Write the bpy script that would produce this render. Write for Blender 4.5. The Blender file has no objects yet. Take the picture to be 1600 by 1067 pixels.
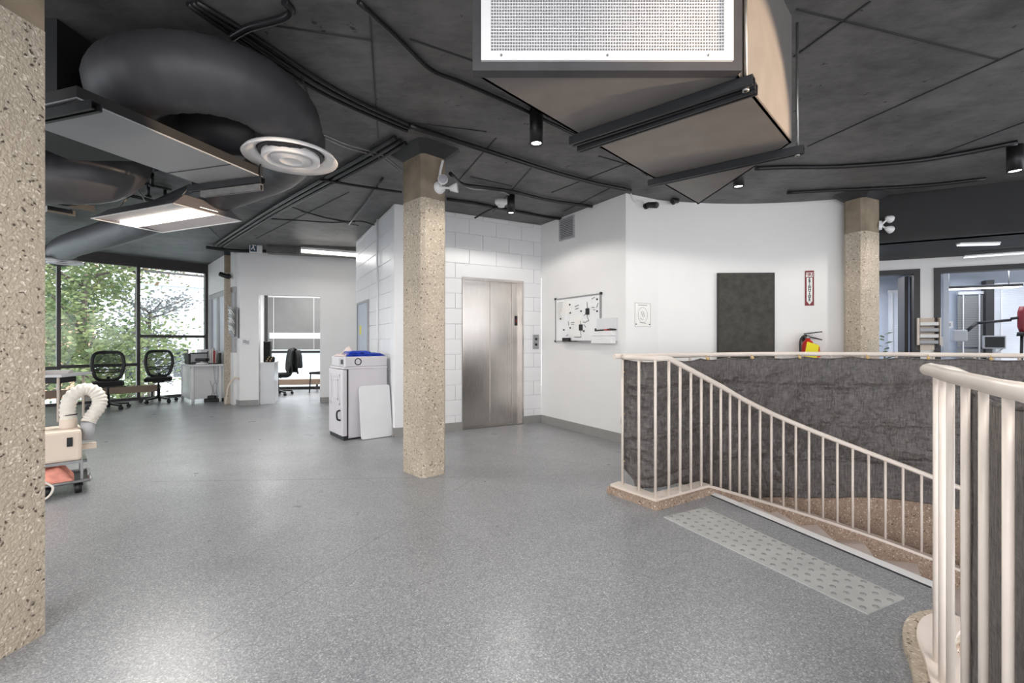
import bpy, bmesh, math, random
from mathutils import Vector, Matrix, noise as mnoise
from mathutils.geometry import tessellate_polygon
random.seed(7)
V = Vector
PI = math.pi
SC = bpy.context.scene
COL = SC.collection

# ------------------------------------------------------------------ camera, world, light, exposure
F, HC, HY = 711.0, 1.19, 533.0          # focal length in px (1600 wide), eye height, horizon row
CEIL = 2.91
cam = bpy.data.cameras.new('camera'); camo = bpy.data.objects.new('camera', cam); COL.objects.link(camo)
cam.sensor_width = 36; cam.lens = 16.0; cam.clip_start = 0.02; cam.clip_end = 500
camo.location = (0, 0, HC); camo.rotation_euler = (PI/2, 0, 0)
SC.camera = camo
vs = SC.view_settings
vs.view_transform = 'Standard'; vs.look = 'None'; vs.gamma = 1.0; vs.use_curve_mapping = False
vs.exposure = 0.72

W = bpy.data.worlds.new('world'); SC.world = W; W.use_nodes = True
bg = W.node_tree.nodes['Background']
bg.inputs['Color'].default_value = (0.95, 0.97, 1.0, 1); bg.inputs['Strength'].default_value = 1.7

def light(name, kind, loc, energy, color=(1, 1, 1), aim=None, **kw):
    l = bpy.data.lights.new(name, kind); l.energy = energy; l.color = color
    for k, v in kw.items(): setattr(l, k, v)
    o = bpy.data.objects.new(name, l); COL.objects.link(o); o.location = loc
    if aim is not None:
        o.rotation_euler = (V(aim)-V(loc)).to_track_quat('-Z', 'Y').to_euler()
    return o
light('sun', 'SUN', (6, -4, 20), 3.2, (1, .97, .92), (6-.6, -4+.4, 19), angle=math.radians(3))
# added area lamps without fittings, out of view, that brighten the hall
for (x, y, e) in ((-1.2, -1.2, 62), (1.0, -0.5, 48), (-3.6, 0.2, 30), (-5.7, 4.4, 8)):
    light('ceiling_panel_light', 'AREA', (x, y, 2.75), e, (1.0, 0.97, 0.94), (x, y, 0), shape='RECTANGLE', size=1.2, size_y=1.2)
# added area lamp behind the camera, standing in for unseen window daylight
light('window_daylight', 'AREA', (-1.0, -4.5, 1.6), 45, (0.97, 0.98, 1.0), (-1, 2, 1.3), shape='RECTANGLE', size=7, size_y=2.4)
light('room_light', 'AREA', (-4.6, 10.2, 2.8), 38, (1.0, 0.98, 0.96), (-4.6, 10.2, 0), shape='RECTANGLE', size=1.2, size_y=1.0)
# added warm spot with no fixture; its cone edge shapes the duct's lit patch
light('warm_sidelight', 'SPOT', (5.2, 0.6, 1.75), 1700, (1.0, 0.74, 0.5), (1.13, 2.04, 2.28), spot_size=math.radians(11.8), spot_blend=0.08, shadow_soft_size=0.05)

# ------------------------------------------------------------------ helpers
def lin(r, g=None, b=None):
    if g is None: g = b = r
    f = lambda c: (c/255/12.92) if c/255 <= 0.04045 else ((c/255+0.055)/1.055)**2.4
    return (f(r), f(g), f(b), 1)

def fl(px, py, z=0.0):
    Y = F*(HC-z)/(py-HY); return V(((px-800)/F*Y, Y, z))
def at(px, py, Y): return V(((px-800)/F*Y, Y, HC-(py-HY)/F*Y))
def on(px, py, P, Q):
    k = (px-800)/F; dx, dy = Q[0]-P[0], Q[1]-P[1]
    t = (k*P[1]-P[0])/(dx-k*dy)
    return at(px, py, P[1]+t*dy)
WC = V((2.8, 2.2, 0))                     # centre of the round stairwell
def onc(px, py, R):
    k = (px-800)/F
    a = k*k+1; b = -2*(k*WC.x+WC.y); c = WC.x**2+WC.y**2-R*R
    return at(px, py, (-b+math.sqrt(max(b*b-4*a*c, 0)))/(2*a))
def ring(R, deg, z=0.0):
    a = math.radians(deg); return V((WC.x+R*math.cos(a), WC.y+R*math.sin(a), z))

def frame4(mb, x0, x1, z0, z1, w, y0, y1):
    mb.box(x0, x1, y0, y1, z0, z0+w); mb.box(x0, x1, y0, y1, z1-w, z1); mb.box(x0, x0+w, y0, y1, z0+w, z1-w); mb.box(x1-w, x1, y0, y1, z0+w, z1-w); return mb

class MB:
    def __init__(s): s.v = []; s.f = []; s.sm = []
    def add(s, vs, fs, smooth=False):
        n = len(s.v); s.v += [V(p) for p in vs]
        for q in fs: s.f.append([i+n for i in q]); s.sm.append(smooth)
        return s
    def hexa(s, b, t):        # bottom quad (ccw seen from above), top quad
        return s.add(list(b)+list(t), [(3, 2, 1, 0), (4, 5, 6, 7), (0, 1, 5, 4), (1, 2, 6, 5), (2, 3, 7, 6), (3, 0, 4, 7)])
    def box(s, x0, x1, y0, y1, z0, z1, M=None):
        b = [V((x0, y0, z0)), V((x1, y0, z0)), V((x1, y1, z0)), V((x0, y1, z0))]
        t = [V((p.x, p.y, z1)) for p in b]
        if M is not None: b = [M@p for p in b]; t = [M@p for p in t]
        return s.hexa(b, t)
    def bbox(s, x0, x1, y0, y1, z0, z1, bv=0.01, M=None, seg=2):
        bm = bmesh.new(); bmesh.ops.create_cube(bm, size=1)
        for v in bm.verts: v.co = V(((v.co.x+.5)*(x1-x0)+x0, (v.co.y+.5)*(y1-y0)+y0, (v.co.z+.5)*(z1-z0)+z0))
        bmesh.ops.bevel(bm, geom=bm.edges[:], offset=bv, segments=seg, affect='EDGES', profile=0.5)
        return s.bm(bm, M)
    def bm(s, bm, M=None, smooth=False):
        bm.verts.index_update()
        vs = [(M@v.co if M is not None else v.co.copy()) for v in bm.verts]
        s.add(vs, [[v.index for v in f.verts] for f in bm.faces], smooth); bm.free(); return s
    def prism(s, poly, z0, z1, M=None):
        n = len(poly); b = [V((p[0], p[1], z0)) for p in poly]; t = [V((p[0], p[1], z1)) for p in poly]
        a = b+t
        if M is not None: a = [M@p for p in a]
        return s.add(a, [tuple(range(n-1, -1, -1)), tuple(range(n, 2*n))]+[(i, (i+1) % n, n+(i+1) % n, n+i) for i in range(n)])
    def seg(s, a, b, w, h, up=(0, 0, 1)):   # rectangular bar between two points
        a, b = V(a), V(b); d = (b-a).normalized(); u = V(up)
        sd = d.cross(u)
        if sd.length < 1e-4: sd = d.cross(V((1, 0, 0)))
        sd.normalize(); u = sd.cross(d)
        q = lambda p: [p-sd*w/2-u*h/2, p+sd*w/2-u*h/2, p+sd*w/2+u*h/2, p-sd*w/2+u*h/2]
        return s.add(q(a)+q(b), [(0, 1, 2, 3), (7, 6, 5, 4), (0, 4, 5, 1), (1, 5, 6, 2), (2, 6, 7, 3), (3, 7, 4, 0)])
    def tube(s, path, r, n=10, caps=True, smooth=True):
        P = [V(p) for p in path]; m = len(P)
        R = r if isinstance(r, (list, tuple)) else [r]*m
        T = []
        for i in range(m):
            d = P[min(i+1, m-1)]-P[max(i-1, 0)]
            T.append(d.normalized() if d.length > 1e-9 else V((0, 0, 1)))
        u = T[0].cross(V((0, 0, 1)))
        if u.length < 1e-3: u = T[0].cross(V((1, 0, 0)))
        u.normalize(); vs = []
        for i in range(m):
            u = (u-T[i]*u.dot(T[i]));  u = u.normalized() if u.length > 1e-6 else T[i].orthogonal().normalized()
            w = T[i].cross(u)
            for k in range(n):
                a = 2*PI*k/n; vs.append(P[i]+(u*math.cos(a)+w*math.sin(a))*R[i])
        fs = [(i*n+k, i*n+(k+1) % n, (i+1)*n+(k+1) % n, (i+1)*n+k) for i in range(m-1) for k in range(n)]
        s.add(vs, fs, smooth)
        if caps:
            o = len(s.v)-len(vs)
            s.f.append([o+k for k in range(n-1, -1, -1)]); s.sm.append(False)
            s.f.append([o+(m-1)*n+k for k in range(n)]); s.sm.append(False)
        return s
    def lathe(s, prof, n=24, M=None, smooth=True):     # profile of (r, z)
        vs = []
        for (r, z) in prof:
            for k in range(n):
                a = 2*PI*k/n; p = V((r*math.cos(a), r*math.sin(a), z)); vs.append(M@p if M is not None else p)
        m = len(prof)
        return s.add(vs, [(i*n+k, i*n+(k+1) % n, (i+1)*n+(k+1) % n, (i+1)*n+k) for i in range(m-1) for k in range(n)], smooth)
    def grid(s, fn, nu, nv, smooth=True):
        vs = [fn(i/nu, j/nv) for i in range(nu+1) for j in range(nv+1)]
        return s.add(vs, [(i*(nv+1)+j, (i+1)*(nv+1)+j, (i+1)*(nv+1)+j+1, i*(nv+1)+j+1) for i in range(nu) for j in range(nv)], smooth)
    def ball(s, c, r, seg=12, M=None, sc=(1, 1, 1)):
        bm = bmesh.new(); bmesh.ops.create_uvsphere(bm, u_segments=seg, v_segments=max(6, seg//2+2), radius=1)
        for v in bm.verts: v.co = V((v.co.x*r*sc[0], v.co.y*r*sc[1], v.co.z*r*sc[2]))
        T = Matrix.Translation(c)
        return s.bm(bm, (T@M if M is not None else T), True)

def smooth_path(P, k=8):
    P = [V(p) for p in P]; Q = [P[0]*2-P[1]]+P+[P[-1]*2-P[-2]]; out = []
    for i in range(1, len(Q)-2):
        a, b, c, d = Q[i-1:i+3]
        for j in range(k):
            t = j/k
            out.append(0.5*((2*b)+(c-a)*t+(2*a-5*b+4*c-d)*t*t+(3*b-a-3*c+d)*t**3))
    out.append(P[-1]); return out

def tag(o, label=None, cat=None, group=None, kind=None):
    if label: o['label'] = label
    if cat: o['category'] = cat
    if group: o['group'] = group
    if kind: o['kind'] = kind
    return o

def fixn(me):
    bm = bmesh.new(); bm.from_mesh(me); bmesh.ops.recalc_face_normals(bm, faces=bm.faces[:]); bm.to_mesh(me); bm.free()

def obj(name, mb, mat, parent=None, loc=None, rz=0.0, world=False, recalc=True):
    """one mesh object; world=True: vertices are world positions and are moved into the parent's / own frame"""
    if loc is not None and world:
        Mi = (Matrix.Translation(loc)@Matrix.Rotation(rz, 4, 'Z')).inverted(); vs_ = [Mi@p for p in mb.v]
    elif parent is not None and world:
        r = parent
        while r.parent is not None: r = r.parent
        Mi = (Matrix.Translation(r.location)@Matrix.Rotation(r.rotation_euler.z, 4, 'Z')).inverted(); vs_ = [Mi@p for p in mb.v]
    else: vs_ = mb.v
    me = bpy.data.meshes.new(name); me.from_pydata([tuple(p) for p in vs_], [], mb.f); me.update()
    for i, p in enumerate(me.polygons): p.use_smooth = mb.sm[i]
    if recalc: 
        fixn(me)
    me.materials.append(mat)
    o = bpy.data.objects.new(name, me); COL.objects.link(o)
    if parent is not None: o.parent = parent
    elif loc is not None: o.location = loc; o.rotation_euler = (0, 0, rz)
    return o

def thing(name, label, cat, loc=(0, 0, 0), rz=0.0, group=None):
    o = bpy.data.objects.new(name, None); COL.objects.link(o); o.empty_display_size = 0.1
    o.location = loc; o.rotation_euler = (0, 0, rz)
    return tag(o, label, cat, group)
def struct(name, mb, mat, **kw):
    o = obj(name, mb, mat, **kw)
    if o.parent is None: o['kind'] = 'structure'
    return o
def share(name, me, parent, loc=(0, 0, 0), rz=0.0):
    o = bpy.data.objects.new(name, me); COL.objects.link(o); o.parent = parent; o.location = loc; o.rotation_euler = (0, 0, rz); return o
def copy_tree(o, parent=None):
    c = o.copy(); COL.objects.link(c); c.parent = parent
    for ch in [x for x in bpy.data.objects if x.parent == o]: copy_tree(ch, c)
    return c

# ------------------------------------------------------------------ materials
def newmat(name):
    m = bpy.data.materials.new(name); m.use_nodes = True
    return m, m.node_tree.nodes, m.node_tree.links, m.node_tree.nodes['Principled BSDF']
def coord(N, L, scale=(1, 1, 1)):
    t = N.new('ShaderNodeTexCoord'); mp = N.new('ShaderNodeMapping'); mp.inputs['Scale'].default_value = scale
    L.new(t.outputs['Object'], mp.inputs['Vector']); return mp.outputs['Vector']
def ramp(N, L, fac, stops):
    r = N.new('ShaderNodeValToRGB'); e = r.color_ramp.elements
    while len(e) < len(stops): e.new(0.5)
    for i, (p, c) in enumerate(stops): e[i].position = p; e[i].color = c
    L.new(fac, r.inputs['Fac']); return r.outputs['Color']
def mixc(N, L, fac, a, b, mode='MIX'):
    m = N.new('ShaderNodeMix'); m.data_type = 'RGBA'; m.blend_type = mode
    if isinstance(fac, float): m.inputs[0].default_value = fac
    else: L.new(fac, m.inputs[0])
    for s, x in ((6, a), (7, b)):
        if isinstance(x, tuple): m.inputs[s].default_value = x
        else: L.new(x, m.inputs[s])
    return m.outputs[2]
def bump(N, L, P, h, strength=0.3, dist=0.01):
    b = N.new('ShaderNodeBump'); b.inputs['Strength'].default_value = strength; b.inputs['Distance'].default_value = dist
    L.new(h, b.inputs['Height']); L.new(b.outputs['Normal'], P.inputs['Normal'])
def nz(N, L, vec, scale, detail=3, rough=0.5):
    n = N.new('ShaderNodeTexNoise'); n.inputs['Scale'].default_value = scale; n.inputs['Detail'].default_value = detail
    n.inputs['Roughness'].default_value = rough; L.new(vec, n.inputs['Vector']); return n.outputs['Fac']
def vor(N, L, vec, scale, out='Distance'):
    n = N.new('ShaderNodeTexVoronoi'); n.inputs['Scale'].default_value = scale; L.new(vec, n.inputs['Vector']); return n.outputs[out]

def simple(name, c, rough=0.5, metal=0.0, var=0.12, scale=6.0, bmp=0.0, bscale=80, spec=0.5, coat=0.0):
    m, N, L, P = newmat(name); v = coord(N, L)
    f = nz(N, L, v, scale, 4)
    d = tuple(x*(1-var) for x in c[:3])+(1,); e = tuple(min(1, x*(1+var)) for x in c[:3])+(1,)
    L.new(ramp(N, L, f, [(0.3, d), (0.7, e)]), P.inputs['Base Color'])
    P.inputs['Roughness'].default_value = rough; P.inputs['Metallic'].default_value = metal
    P.inputs['Specular IOR Level'].default_value = spec; P.inputs['Coat Weight'].default_value = coat
    if bmp: bump(N, L, P, nz(N, L, v, bscale, 2), bmp, 0.003)
    return m
def emit(name, c, s):
    m, N, L, P = newmat(name)
    P.inputs['Base Color'].default_value = c; P.inputs['Emission Color'].default_value = c; P.inputs['Emission Strength'].default_value = s
    return m

M = {}
M['white_wall'] = simple('white_paint', lin(236, 235, 234), 0.45, var=0.015, scale=2, bmp=0.05, bscale=150)
M['block'] = simple('block_paint', lin(238, 238, 240), 0.38, var=0.02, scale=3, bmp=0.25, bscale=90)
M['grey_base'] = simple('rubber_base', lin(150, 148, 146), 0.5, var=0.05)
M['black'] = simple('black_plastic', lin(22, 22, 24), 0.45, var=0.15)
M['darkmetal'] = simple('dark_metal', lin(44, 45, 48), 0.4, 0.3, var=0.15)
M['dkduct'] = simple('duct_paint', lin(62, 61, 64), 0.5, var=0.16, scale=7, bmp=0.5, bscale=10)
M['ductgrey'] = simple('duct_metal', lin(112, 108, 106), 0.45, 0.1, var=0.08, scale=9, bmp=0.1, bscale=40)
M['unit'] = simple('unit_casing', lin(150, 152, 156), 0.4, 0.0, var=0.05, scale=3)
M['pipe'] = simple('painted_pipe', lin(34, 34, 36), 0.32, 0.2, var=0.2, scale=12)
M['zinc'] = simple('zinc', lin(150, 148, 146), 0.35, 0.8, var=0.15, scale=20)
M['cream'] = simple('cream_paint', lin(226, 214, 204), 0.35, var=0.05, scale=5, bmp=0.05, bscale=60)
M['whiteplas'] = simple('white_plastic', lin(232, 231, 232), 0.35, var=0.03)
M['greyplas'] = simple('grey_plastic', lin(176, 176, 180), 0.4, var=0.05)
M['freezer'] = simple('cabinet_white', lin(206, 203, 208), 0.35, var=0.03, scale=3)
M['board'] = simple('board_white', lin(222, 223, 226), 0.3, var=0.02)
M['wbsurf'] = simple('whiteboard', lin(240, 241, 243), 0.15, var=0.02, coat=0.3)
M['paper'] = simple('paper', lin(240, 239, 236), 0.7, var=0.03, scale=30)
M['print'] = simple('print_grey', lin(120, 122, 126), 0.7, var=0.2, scale=80)
M['alu'] = simple('aluminium', lin(165, 166, 168), 0.3, 0.8, var=0.08, scale=30)
M['felt'] = simple('felt', lin(78, 76, 72), 0.95, var=0.22, scale=14, bmp=0.5, bscale=200, spec=0.1)
M['red'] = simple('red_paint', lin(196, 38, 26), 0.3, var=0.08)
M['signred'] = simple('sign_red', lin(122, 24, 34), 0.4, var=0.06)
M['yellow'] = simple('yellow_tag', lin(240, 226, 20), 0.5, var=0.04)
M['orange'] = simple('orange_tag', lin(226, 92, 30), 0.5, var=0.05)
M['blue'] = simple('blue_plastic', lin(30, 62, 176), 0.3, var=0.25, scale=20, bmp=0.3, bscale=30)
M['pinkcloth'] = simple('pale_cloth', lin(222, 206, 204), 0.85, var=0.06, scale=30, bmp=0.4)
M['peach'] = simple('peach_cloth', lin(240, 160, 142), 0.85, var=0.2, scale=20, bmp=0.4, bscale=60)
M['beige'] = simple('beige_plastic', lin(222, 206, 190), 0.45, var=0.04)
M['hose'] = simple('hose_plastic', lin(226, 220, 210), 0.5, var=0.05, scale=20)
M['heater'] = simple('heater_tan', lin(158, 136, 118), 0.45, var=0.08)
M['fabric_black'] = simple('black_fabric', lin(26, 26, 28), 0.9, var=0.25, scale=40, bmp=0.5, bscale=150)
M['jacket'] = simple('jacket_cloth', lin(40, 41, 43), 0.7, var=0.4, scale=18, bmp=0.4, bscale=40)
M['winframe'] = simple('window_frame', lin(70, 66, 66), 0.4, 0.3, var=0.15)
M['doorframe'] = simple('door_frame', lin(48, 47, 48), 0.45, var=0.1)
M['blind'] = simple('blind_grey', lin(132, 132, 132), 0.55, var=0.05)
M['blindw'] = simple('blind_white', lin(226, 230, 238), 0.5, var=0.04)
M['tactile'] = simple('tactile_plate', lin(192, 193, 192), 0.42, 0.2, var=0.08, scale=5)
M['stud'] = simple('tactile_stud', lin(140, 140, 140), 0.4, 0.1, var=0.1)
M['bark'] = simple('bark', lin(92, 84, 78), 0.9, var=0.3, scale=8)
M['exitgreen'] = simple('exit_panel', lin(40, 66, 84), 0.4, var=0.1)
M['ink'] = simple('ink', lin(36, 36, 40), 0.6, var=0.1)
M['brass'] = simple('brass_tie', lin(206, 176, 120), 0.35, var=0.1)
M['lamp'] = emit('lamp_lens', (1.0, 0.96, 0.9, 1), 14.0)
M['strip'] = emit('strip_lens', (1.0, 0.95, 0.86, 1), 2.2)
M['dimstrip'] = emit('dim_strip_lens', (0.86, 0.92, 1.0, 1), 0.7)
M['lighthouse'] = simple('light_housing', lin(112, 110, 114), 0.5, var=0.05)
M['verydark'] = simple('black_bulkhead', lin(24, 24, 26), 0.6, var=0.2, scale=4)
M['capital'] = simple('capital_paint', lin(46, 46, 48), 0.55, var=0.2, scale=5)
M['tread'] = simple('tread_concrete', lin(204, 192, 186), 0.6, var=0.06, scale=8)
M['troffer'] = simple('troffer_reflector', lin(214, 206, 204), 0.5, var=0.02)

def m_floor():
    m, N, L, P = newmat('vinyl_floor'); v = coord(N, L)
    base = ramp(N, L, nz(N, L, v, 1.2, 4), [(0.35, lin(143, 145, 149)), (0.65, lin(155, 157, 161))])
    c1 = vor(N, L, v, 210, 'Color'); f1 = N.new('ShaderNodeSeparateColor'); L.new(c1, f1.inputs[0])
    fleck = ramp(N, L, f1.outputs[0], [(0.0, lin(76, 78, 82)), (0.22, lin(106, 108, 112)), (0.5, lin(142, 144, 148)), (0.86, lin(166, 168, 171)), (1.0, lin(222, 222, 223))])
    c = mixc(N, L, 0.54, base, fleck)
    L.new(c, P.inputs['Base Color'])
    L.new(ramp(N, L, nz(N, L, v, 3.0, 5), [(0.3, (0.27,)*3+(1,)), (0.7, (0.38,)*3+(1,))]), P.inputs['Roughness'])
    P.inputs['Specular IOR Level'].default_value = 0.6
    bump(N, L, P, nz(N, L, v, 260, 2), 0.06, 0.002)
    return m
M['floor'] = m_floor()

def m_ceiling():
    m, N, L, P = newmat('black_painted_concrete'); v = coord(N, L); v2 = coord(N, L, (1.5, 4, 1))
    a = nz(N, L, v, 2.2, 7, 0.68); g = nz(N, L, v2, 4, 6, 0.7)
    c = ramp(N, L, a, [(0.34, lin(72, 72, 73)), (0.66, lin(118, 117, 117))])
    c = mixc(N, L, 0.28, c, ramp(N, L, g, [(0.36, lin(34, 34, 36)), (0.64, lin(104, 102, 100))]))
    pit = ramp(N, L, nz(N, L, v, 9, 5, 0.7), [(0.31, (0, 0, 0, 1)), (0.35, (1, 1, 1, 1))])
    c = mixc(N, L, pit, lin(18, 18, 19), c)
    L.new(c, P.inputs['Base Color'])
    P.inputs['Roughness'].default_value = 0.55
    bump(N, L, P, g, 0.25, 0.01)
    return m
M['ceiling'] = m_ceiling()

def m_aggregate(name, base, dark, light_, scale):
    m, N, L, P = newmat(name); v = coord(N, L); vw = N.new('ShaderNodeVectorMath'); vw.operation = 'ADD'
    nn = N.new('ShaderNodeTexNoise'); nn.inputs['Scale'].default_value = scale*0.6; L.new(v, nn.inputs['Vector'])
    sc = N.new('ShaderNodeVectorMath'); sc.operation = 'SCALE'; sc.inputs['Scale'].default_value = 0.03
    L.new(nn.outputs['Color'], sc.inputs[0]); L.new(v, vw.inputs[0]); L.new(sc.outputs[0], vw.inputs[1])
    col = vor(N, L, vw.outputs[0], scale, 'Color'); s = N.new('ShaderNodeSeparateColor'); L.new(col, s.inputs[0])
    c = ramp(N, L, s.outputs[0], [(0.0, dark), (0.075, dark), (0.11, base), (0.75, light_), (0.97, lin(236, 228, 216))])
    d = vor(N, L, vw.outputs[0], scale)
    edge = ramp(N, L, d, [(0.25, (0, 0, 0, 1)), (0.62, (1, 1, 1, 1))])
    c = mixc(N, L, edge, c, base)
    big = ramp(N, L, nz(N, L, v, 2.5, 4), [(0.35, (0.9, 0.88, 0.86, 1)), (0.65, (1.05, 1.03, 1, 1))])
    c = mixc(N, L, 1.0, c, big, 'MULTIPLY')
    L.new(c, P.inputs['Base Color']); P.inputs['Roughness'].default_value = 0.85
    bump(N, L, P, d, 0.6, 0.006)
    return m
M['aggregate'] = m_aggregate('aggregate_concrete', lin(186, 174, 158), lin(84, 74, 66), lin(204, 194, 178), 80)
M['brownagg'] = m_aggregate('brown_aggregate', lin(164, 142, 126), lin(92, 76, 66), lin(184, 164, 146), 90)
M['smoothconc'] = simple('smooth_concrete', lin(140, 126, 108), 0.8, var=0.25, scale=6, bmp=0.3, bscale=40)

def m_steel():
    m, N, L, P = newmat('brushed_steel'); v = coord(N, L, (160, 160, 1.0))
    f = nz(N, L, v, 4, 3); v2 = coord(N, L)
    c = ramp(N, L, nz(N, L, v2, 1.3, 2), [(0.3, lin(186, 180, 176)), (0.7, lin(212, 206, 201))])
    L.new(c, P.inputs['Base Color']); P.inputs['Metallic'].default_value = 0.9
    L.new(ramp(N, L, f, [(0.3, (0.22,)*3+(1,)), (0.7, (0.28,)*3+(1,))]), P.inputs['Roughness'])
    bump(N, L, P, f, 0.015, 0.001)
    return m
M['steel'] = m_steel()

def m_net():
    m, N, L, P = newmat('shade_net'); t = N.new('ShaderNodeUVMap')
    v = coord(N, L, (1, 1, 1))
    w1 = coord(N, L, (22, 22, 70)); w2 = coord(N, L, (75, 75, 14))
    a = nz(N, L, w1, 1.0, 2); b = nz(N, L, w2, 1.0, 2); g = nz(N, L, v, 2.2, 4)
    c = ramp(N, L, a, [(0.3, lin(40, 38, 38)), (0.7, lin(120, 113, 109))])
    c = mixc(N, L, 0.45, c, ramp(N, L, b, [(0.3, lin(30, 29, 29)), (0.72, lin(140, 131, 126))]))
    c = mixc(N, L, 0.3, c, ramp(N, L, g, [(0.3, lin(38, 36, 36)), (0.7, lin(84, 79, 78))]))
    L.new(c, P.inputs['Base Color']); P.inputs['Roughness'].default_value = 0.42; P.inputs['Specular IOR Level'].default_value = 0.7
    mm = N.new('ShaderNodeMath'); mm.operation = 'ADD'; L.new(b, mm.inputs[0]); L.new(nz(N, L, coord(N, L, (3, 3, 14)), 2.0, 6, 0.7), mm.inputs[1])
    bump(N, L, P, mm.outputs[0], 0.8, 0.012)
    return m
M['net'] = m_net()

def m_glass():
    m, N, L, P = newmat('window_glass'); out = N['Material Output']
    tr = N.new('ShaderNodeBsdfTransparent'); gl = N.new('ShaderNodeBsdfGlossy'); gl.inputs['Roughness'].default_value = 0.02
    f = N.new('ShaderNodeFresnel'); f.inputs['IOR'].default_value = 1.35; mx = N.new('ShaderNodeMixShader')
    tr.inputs['Color'].default_value = (0.93, 0.96, 0.96, 1)
    L.new(f.outputs[0], mx.inputs[0]); L.new(tr.outputs[0], mx.inputs[1]); L.new(gl.outputs[0], mx.inputs[2]); L.new(mx.outputs[0], out.inputs['Surface'])
    return m
M['glass'] = m_glass()

def m_mesh(name, c, scale, thr):
    m, N, L, P = newmat(name); out = N['Material Output']; v = coord(N, L, (1, 1, 1))
    w = N.new('ShaderNodeTexWave'); w.wave_type = 'BANDS'; w.bands_direction = 'Z'; w.inputs['Scale'].default_value = scale; L.new(v, w.inputs['Vector'])
    f = ramp(N, L, w.outputs['Fac'], [(thr-0.1, (0, 0, 0, 1)), (thr+0.1, (1, 1, 1, 1))])
    tr = N.new('ShaderNodeBsdfTransparent'); mx = N.new('ShaderNodeMixShader')
    P.inputs['Base Color'].default_value = c; P.inputs['Roughness'].default_value = 0.8
    L.new(f, mx.inputs[0]); L.new(P.outputs[0], mx.inputs[1]); L.new(tr.outputs[0], mx.inputs[2]); L.new(mx.outputs[0], out.inputs['Surface'])
    return m
M['chairmesh'] = m_mesh('chair_mesh', lin(24, 24, 26), 24, 0.74)

def m_leaf(name, a, b):
    m, N, L, P = newmat(name); out = N['Material Output']; v = coord(N, L)
    c = ramp(N, L, nz(N, L, v, 1.7, 3), [(0.35, a), (0.65, b)])
    L.new(c, P.inputs['Base Color']); P.inputs['Roughness'].default_value = 0.6
    t = N.new('ShaderNodeBsdfTranslucent'); L.new(c, t.inputs['Color']); mx = N.new('ShaderNodeMixShader'); mx.inputs[0].default_value = 0.45
    L.new(P.outputs[0], mx.inputs[1]); L.new(t.outputs[0], mx.inputs[2]); L.new(mx.outputs[0], out.inputs['Surface'])
    return m
M['leafgreen'] = m_leaf('leaf_green', lin(82, 104, 70), lin(150, 158, 112))
M['leafgrey'] = m_leaf('leaf_grey', lin(118, 120, 124), lin(146, 150, 150))
M['leafdark'] = m_leaf('leaf_dark', lin(78, 94, 78), lin(112, 126, 98))
M['leaforange'] = m_leaf('leaf_orange', lin(120, 114, 84), lin(166, 138, 106))
M['grass'] = simple('outdoor_ground', lin(200, 207, 213), 0.9, var=0.08, scale=0.3)
M['siding'] = simple('siding', lin(232, 234, 238), 0.6, var=0.03)
M['houseor'] = simple('house_wall', lin(190, 152, 128), 0.7, var=0.1)
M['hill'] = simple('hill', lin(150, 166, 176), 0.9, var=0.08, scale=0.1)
M['roomblue'] = simple('room_wall', lin(196, 204, 218), 0.5, var=0.03)

# ------------------------------------------------------------------ key plan points
A = V((0.435, 6.72, 0)); B = V((1.32, 5.28, 0)); C = V((-1.47, 5.68, 0)); D = V((-2.68, 7.82, 0))
B2 = V((1.774, 5.53, 0))
E0 = V((-5.03, 8.41, 0)); E1 = V((-1.9, 9.55, 0))
G0 = V((-11.8, 4.15, 0)); G1 = V((-6.85, 10.25, 0))     # window wall
Wl = V((-5.2, 8.50, 0))                                   # end of the wall right of the windows
# stairwell
O0 = V((1.53, 3.56, 0)); I0 = V((2.03, 2.2, 0))
RAIL = [V(p) for p in ((1.10, 0.25, 0), (1.02, 0.55, 0), (1.05, 0.85, 0), (1.113, 1.02, 0), (1.203, 1.16, 0), (1.286, 1.29, 0), (1.36, 1.41, 0), (1.437, 1.52, 0), (1.511, 1.62, 0), (1.60, 1.755, 0), (1.72, 1.86, 0), (1.85, 1.90, 0))]
RC = smooth_path(RAIL, 6)
def offs(path, d):
    out = []
    for i, p in enumerate(path):
        t = (path[min(i+1, len(path)-1)]-path[max(i-1, 0)]).normalized(); out.append(p+V((-t.y, t.x, 0))*d)
    return out

# ------------------------------------------------------------------ floor with the stair opening
outer = [V(p) for p in ((-13, 2.5, 0), (-13, -5.5, 0), (9, -5.5, 0), (9, 9, 0), (-1, 13, 0), (-6.9, 12.2, 0), (-7.0, 10.35, 0), (-11.95, 4.3, 0))]
hole = [O0]+[ring(2.06, d) for d in range(126, -31, -6)]+[V((4.3, 0.6, 0)), V((3.6, -0.2, 0)), V((2.4, -0.5, 0)), V((1.5, -0.2, 0))]
hole += offs(RC, -0.07)+[V((1.95, 2.0, 0)), I0]
mb = MB(); loops = [outer, hole]; tri = tessellate_polygon(loops); allv = outer+hole
mb.add(allv, [tuple(t) for t in tri])
n0 = len(outer)
low = [V((p.x, p.y, -0.25)) for p in hole]
floor = struct('floor', mb, M['floor'])
mb = MB(); mb.add(hole+low, [(i, (i+1) % len(hole), len(hole)+(i+1) % len(hole), len(hole)+i) for i in range(len(hole))])
obj('slab_edge', mb, M['brownagg'], floor)
for (a, b) in (((560, 740), (960, 980)), ((330, 1000), (760, 735)), ((240, 752), (900, 742)), ((700, 700), (1010, 735))):
    s = MB(); s.seg(fl(*a)+V((0, 0, .0006)), fl(*b)+V((0, 0, .0006)), 0.003, 0.001); obj('seam', s, M['grey_base'], floor)

# lower level floor seen through the well
s = MB(); s.box(0, 6, -1, 5, -3.05, -3.0); struct('floor_lower', s, M['floor'])
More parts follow.
